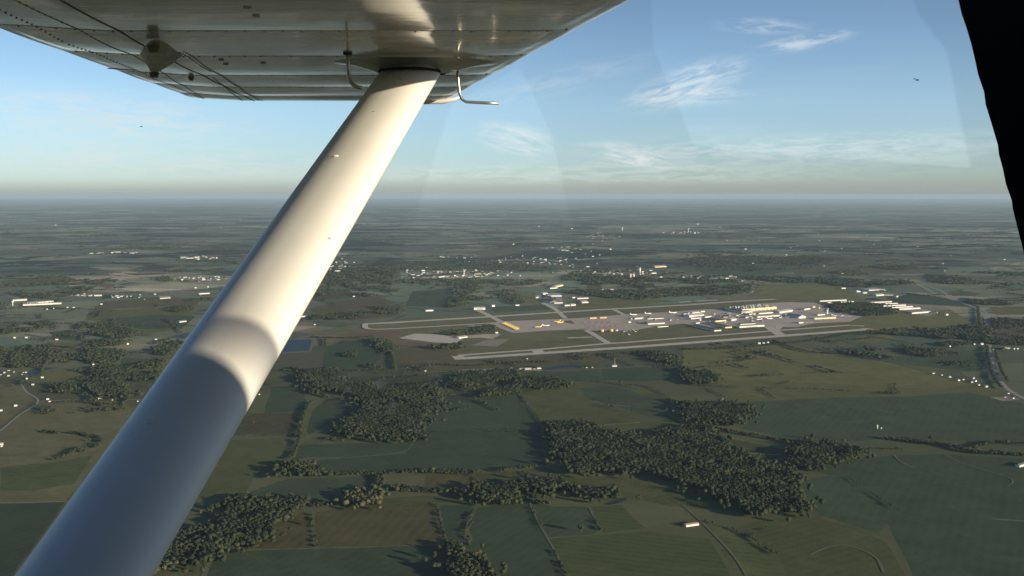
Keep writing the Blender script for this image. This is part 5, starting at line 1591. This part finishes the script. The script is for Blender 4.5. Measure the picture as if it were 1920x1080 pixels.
# wing tip with its dark stripe
tipm = MB()
for k in range(30):
    pass
tp = []
xl, xt = along(le0, le1, Y1), along(te0, te1, Y1)
mb = MB(); nn = 40
for i in range(nn + 1):
    u = i / nn; x = xl - (xl - xt) * u
    zb = WA + WB * Y1 + .020
    th = (.02 + .06 * math.sin(math.pi * min(1, u * 1.02)) ** .7)
    r_ = .05 + .06 * math.sin(math.pi * u)
    for k in range(7):
        a = -math.pi / 2 + math.pi * k / 6
        mb.v.append((x, Y1 + .001 + r_ * math.cos(a), zb + th * (1 + math.sin(a)) * .8 - .004))
for i in range(nn):
    for k in range(6):
        a = i * 7 + k; mb.f.append((a, a + 1, a + 8, a + 7))
mb.build('wing_tip', M_TIP, plane_, True)
q = W(800, 184)
MB().tube([(q.x - .18, Y1 + .02, q.z + .012), (q.x - .05, Y1 + .03, q.z + .008), (q.x + .06, Y1 + .03, q.z + .012), (q.x + .12, Y1 + .03, q.z + .022), (q.x + .15, Y1 + .03, q.z + .034)], [.004, .013, .015, .010, .003], 12).build('tip_light', M_STRUT, plane_, True)

# strut: streamlined tube from the lower fuselage up to the wing
top = W(779, 118)
def at_depth(px, py, D):
    d = ray(px, py); return d * (D / d.y)
bot = at_depth(152, 1080, 1.30)
sd = (top - bot).normalized()
cd = Vector((1, .10, .14)); cd = (cd - sd * cd.dot(sd)).normalized()     # chord, pointing forward
nd = sd.cross(cd).normalized()
CH, TH = .089, .046
nseg = 48
def ring(p, sc=1.0, ch=CH, thk=TH):
    out = []
    for k in range(nseg):
        a = 2 * math.pi * k / nseg
        cxx = math.cos(a); sxx = math.sin(a)
        out.append(p + cd * (cxx * ch * sc + (.006 if cxx > 0 else 0)) + nd * (sxx * thk * sc * (1 + .12 * cxx)))
    return out
V = []; F = []
stations = [-1.0, -.6, -.3, 0, .3, .6, .9, 1.2, 1.5, 1.8, (top - bot).length + .03]
for s in stations: V += ring(bot + sd * s)
for i in range(len(stations) - 1):
    for k in range(nseg):
        a = i * nseg + k; b_ = i * nseg + (k + 1) % nseg
        F.append((a, b_, b_ + nseg, a + nseg))
F.append(tuple(range(nseg))[::-1]); F.append(tuple(range((len(stations) - 1) * nseg, len(stations) * nseg)))
mb = MB(); mb.v = [tuple(v) for v in V]; mb.f = F
strut = mb.build('wing_strut', M_STRUT, plane_, True)
# chips and squashed insects on the strut
def spot(px, py, r_, mat, name):
    d = ray(px, py)
    # walk along the ray to the strut surface
    best = None
    for k in range(4000):
        tt = 1.0 + k * .0008
        p = d * tt
        rel = p - bot; rel = rel - sd * rel.dot(sd)
        a = rel.dot(cd) / CH; c = rel.dot(nd) / TH
        if a * a + c * c < 1.0:
            best = p; break
    if best is None: return
    bm = bmesh.new(); bmesh.ops.create_icosphere(bm, subdivisions=2, radius=r_)
    for v in bm.verts: v.co = v.co * random.uniform(.7, 1.3)
    me = bpy.data.meshes.new(name); bm.to_mesh(me); bm.free(); me.materials.append(mat)
    o = from_mesh(name, me, strut); o.location = best; o.scale = (2.0, .8, 1.1)


for px, py, r_, mt, nm in [(283, 792, .0035, M_WALL, 'paint_chip'), (323, 940, .0035, M_BLACK, 'insect_mark'), (612, 449, .0045, M_RIVET, 'insect_mark'), (618, 452, .003, M_RIVET, 'insect_mark'), (448, 846, .003, M_BLACK, 'insect_mark'), (372, 908, .0028, M_BLACK, 'insect_mark'), (630, 293, .003, M_WALL, 'paint_chip'), (342, 1040, .0022, M_BLACK, 'insect_mark'), (560, 560, .0022, M_RIVET, 'insect_mark'), (470, 690, .002, M_BLACK, 'insect_mark'), (512, 655, .0018, M_BLACK, 'insect_mark'), (300, 1046, .0024, M_BLACK, 'insect_mark'), (255, 860, .0018, M_WALL, 'paint_chip'), (410, 880, .0018, M_BLACK, 'insect_mark'), (700, 210, .0025, M_GRIME, 'paint_chip'), (750, 150, .003, M_GRIME, 'paint_chip')]:
    spot(px, py, r_, mt, nm)
# fairing where the strut meets the wing
c = top
V = []; F = []; NR = 10; NS = 48
for j in range(NR + 1):
    f = j / NR
    rx = .30 * (1 - f) + .102 * f; ry = .17 * (1 - f) + .055 * f
    for k in range(NS):
        a = 2 * math.pi * k / NS
        p = Vector((c.x + .005 + rx * math.cos(a), c.y - .02 + ry * math.sin(a), 0))
        p -= Vector((sd.x, sd.y, 0)) * (.05 * f)
        V.append((p.x, p.y, wz(p.x, p.y) + .002 - .040 * (f ** 2.0)))
for j in range(NR):
    for k in range(NS):
        a = j * NS + k; b_ = j * NS + (k + 1) % NS
        F.append((a, b_, b_ + NS, a + NS))
mb = MB(); mb.v = V; mb.f = F
mb.build('strut_fairing', M_WING, plane_, True)
# dark gap round the strut where it enters the fairing
V = []; F = []
def on_plane(v, dz):
    """slide a point along the strut until it lies dz under the wing"""
    tt = (WA + WB * v.y + dz - v.z) / (sd.z - WB * sd.y)
    return v + sd * tt


for sc, dz in ((.98, -.030), (1.07, -.030), (1.07, -.038), (.98, -.038)):
    V += [tuple(on_plane(v, dz)) for v in ring(top, 1.0, CH * sc, TH * sc + .002)]
for j in range(4):
    for k in range(nseg):
        a = j * nseg + k; b_ = j * nseg + (k + 1) % nseg; c2 = ((j + 1) % 4) * nseg
        F.append((a, b_, c2 + (k + 1) % nseg, c2 + k))
mb = MB(); mb.v = V; mb.f = F
mb.build('rubber_ring', M_RUBBER, plane_, True)
ribbon('skin_joint', [(W(x, 104).x, W(770, 104).y) for x in range(660, 860, 10)], .010, M_STRUT, thick=.004)

# tube that bends back under the wing, and the fuel vent that points forward
q = W(652, 97); dd = q.y
def at_w(px, py): return at_depth(px, py, dd)
pts = [q + Vector((0, 0, .01)), at_w(653, 110), at_w(653, 130), at_w(654, 145), at_w(658, 155), at_w(665, 161), at_w(672, 164), at_w(679, 165)]
MB().tube(pts, .0055, 12).build('drain_tube', M_TUBE, plane_, True)
MB().tube([q + Vector((0, 0, .006)), q - Vector((0, 0, .008))], .013, 16).build('collar', M_RUBBER, plane_, True)
q = W(857, 121); dd = q.y
pts = [q + Vector((0, 0, .01)), at_w(858, 140), at_w(860, 160), at_w(862, 176), at_w(866, 186), at_w(874, 191), at_w(890, 192), at_w(910, 193), at_w(935, 194)]
MB().tube(pts, .0048, 12).build('fuel_vent', M_TUBE, plane_, True)

# cabin: black window post on the right
edge = [(1792, -60), (1797, 0), (1803, 26), (1812, 52), (1821, 82), (1828, 112), (1834, 140), (1845, 172), (1848, 196), (1851, 205), (1860, 235), (1871, 272), (1873, 290), (1880, 315), (1886, 345), (1897, 376), (1899, 392), (1907, 425), (1915, 455), (1921, 480), (1950, 580), (2040, 860), (2150, 1200)]
poly = [at_depth(x, y, .52) for x, y in edge] + [at_depth(2700, 1200, .52), at_depth(2600, -60, .52)]
MB().prism(poly, (.065, .05, 0)).build('window_post', M_BLACK, plane_)

# unseen block and pane in place of the nose, shaped to shade the strut
def rounded(x0, y0, x1, y1, r_, n=6):
    out = []
    for cx_, cy_, a0 in ((x1 - r_, y1 - r_, 0), (x0 + r_, y1 - r_, 90), (x0 + r_, y0 + r_, 180), (x1 - r_, y0 + r_, 270)):
        for k in range(n + 1):
            a = R(a0 + 90 * k / n); out.append((cx_ + r_ * math.cos(a), cy_ + r_ * math.sin(a)))
    return out


mb = MB()
lv = [(-.85, .12, .10), (-.70, .03, .10), (-.40, 0, .08), (.10, 0, .06), (.30, 0, .05), (.36, .015, .05), (.385, .06, .05)]
for z, ins, r_ in lv:
    mb.v += [(x, y, z) for x, y in rounded(.95 + ins, -.85 + ins, 1.885 - ins, .20 - ins, r_)]
n_ = 28
for i in range(len(lv) - 1):
    for k in range(n_):
        mb.f.append((i * n_ + k, i * n_ + (k + 1) % n_, (i + 1) * n_ + (k + 1) % n_, (i + 1) * n_ + k))
mb.f += [tuple(range(n_))[::-1], tuple(range((len(lv) - 1) * n_, len(lv) * n_))]
mb.build('nose_shade_block', M_STRUT, plane_, True)
m = bpy.data.materials.new('tinted_acrylic'); m.use_nodes = True
t = NT(m.node_tree); m.node_tree.nodes.remove(m.node_tree.nodes['Principled BSDF'])
tr = t.add('ShaderNodeBsdfTransparent'); geo = t.add('ShaderNodeNewGeometry'); sx = t.add('ShaderNodeSeparateXYZ'); t.put(sx.inputs[0], geo.outputs['Position'])
t.put(tr.inputs[0], t.mix(t.mapr(sx.outputs[0], 1.87, 2.03, 0, 1), (.95, .95, .95), (.52, .52, .53)))  # tint graded to fade the shade this unseen pane throws on the strut
gl = t.add('ShaderNodeBsdfGlossy'); gl.inputs['Roughness'].default_value = .05
mx = t.add('ShaderNodeMixShader'); mx.inputs[0].default_value = .06
t.l.new(tr.outputs[0], mx.inputs[1]); t.l.new(gl.outputs[0], mx.inputs[2]); t.l.new(mx.outputs[0], m.node_tree.nodes['Material Output'].inputs[0])
MB().prism([(1.866, .20, -.30), (2.075, .20, -.30), (2.072, .20, .266), (2.058, .20, .306), (2.04, .20, .328), (2.0, .20, .345), (1.866, .20, .36)], (0, -.004, 0)).build('nose_shade_pane', m, plane_)

# side window, and an unseen panel added behind to shape its reflections
m = bpy.data.materials.new('clear_acrylic'); m.use_nodes = True
t = NT(m.node_tree); m.node_tree.nodes.remove(m.node_tree.nodes['Principled BSDF'])
tr = t.add('ShaderNodeBsdfTransparent'); tr.inputs[0].default_value = (.985, .985, .985, 1)
gl = t.add('ShaderNodeBsdfGlossy'); gl.inputs['Roughness'].default_value = .02
fr = t.add('ShaderNodeFresnel'); fr.inputs[0].default_value = 1.52
mx = t.add('ShaderNodeMixShader'); t.l.new(fr.outputs[0], mx.inputs[0])
t.l.new(tr.outputs[0], mx.inputs[1]); t.l.new(gl.outputs[0], mx.inputs[2]); t.l.new(mx.outputs[0], m.node_tree.nodes['Material Output'].inputs[0])
# old scratches and dried drops on the acrylic scatter a little light
geo = t.add('ShaderNodeNewGeometry'); pos = geo.outputs['Position']


def smear(px, py, rx, rz, amt, streak=False):
    c_ = at_depth(px, py, .47)
    v_ = t.mapping(pos, loc=(-c_.x / rx, 0, -c_.z / rz), scale=(1 / rx, 0, 1 / rz))
    ln = t.add('ShaderNodeVectorMath', operation='LENGTH'); t.put(ln.inputs[0], v_)
    f = t.mapr(ln.outputs['Value'], .2, 1.0, amt, 0, True)
    n = t.noise(t.mapping(pos, rot=(0, .25, 0), scale=(420, 0, 26) if streak else (160, 0, 160)), 1.0, 5, .65)
    return t.math('MULTIPLY', f, t.mapr(n, .36, .62, 0 if streak else .3, 1, True))


tot = None
for a_ in [(709, 724, .0042, .0036, .42), (734, 762, .0040, .0034, .35), (650, 733, .0024, .0018, .55), (634, 712, .0022, .0036, .18)]:
    f_ = smear(*a_)
    tot = f_ if tot is None else t.math('MAXIMUM', tot, f_)
df = t.add('ShaderNodeBsdfTranslucent'); df.inputs[0].default_value = (.8, .76, .70, 1)
m2 = t.add('ShaderNodeMixShader'); t.put(m2.inputs[0], tot)
t.l.new(mx.outputs[0], m2.inputs[1]); t.l.new(df.outputs[0], m2.inputs[2]); t.l.new(m2.outputs[0], m.node_tree.nodes['Material Output'].inputs[0])
sw = MB().box(-1.3, .470, -.75, .60, .474, .32).build('side_window', m, plane_)
for px_, py_, r_ in [(1720, 150, .0006), (265, 237, .0004), (1715, 148, .0004)]:
    bm = bmesh.new(); bmesh.ops.create_icosphere(bm, subdivisions=1, radius=r_)
    me = bpy.data.meshes.new('insect_mark'); bm.to_mesh(me); bm.free(); me.materials.append(M_RIVET)
    o = from_mesh('insect_mark', me, sw); o.location = at_depth(px_, py_, .469); o.scale = (1.6, .3, .6)


def behind(px, py, D=1.84):
    """where a thing must stand behind the camera to be mirrored at this spot"""
    p = at_depth(px, py, D)
    return Vector((p.x, .944 - p.y, p.z))


holes = [[(1365, 283), (1840, 316), (1812, 190), (1795, 95), (1740, 20), (1690, -120), (1215, -120), (1225, 90), (1300, 270)],
         [(845, 192), (972, 122), (990, 150), (1035, 250), (1075, 420), (1060, 640), (700, 640)]]
yb = behind(960, 300).y
bm = bmesh.new()
def loop_(pts):
    vv = [bm.verts.new(p) for p in pts]
    for i in range(len(vv)): bm.edges.new((vv[i], vv[(i + 1) % len(vv)]))


loop_([(-1.9, yb, -1.3), (2.0, yb, -1.3), (2.0, yb, .9), (-1.9, yb, .9)])
for h_ in holes: loop_([behind(*p) for p in h_])
bmesh.ops.triangle_fill(bm, edges=bm.edges[:], use_beauty=True, use_dissolve=False)
ext = bmesh.ops.extrude_face_region(bm, geom=bm.faces[:] + bm.edges[:])
for v in ext['geom']:
    if isinstance(v, bmesh.types.BMVert): v.co.y -= .04
bmesh.ops.recalc_face_normals(bm, faces=bm.faces)
me = bpy.data.meshes.new('reflection_panel'); bm.to_mesh(me); bm.free()
me.materials.append(plain('reflection_panel_grey', (.05, .05, .05), .8, var=.1, scale=5))
from_mesh('reflection_panel', me, plane_)
0 and print('TRIS', sum(len(o.data.polygons) for o in bpy.data.objects if o.type == 'MESH'))
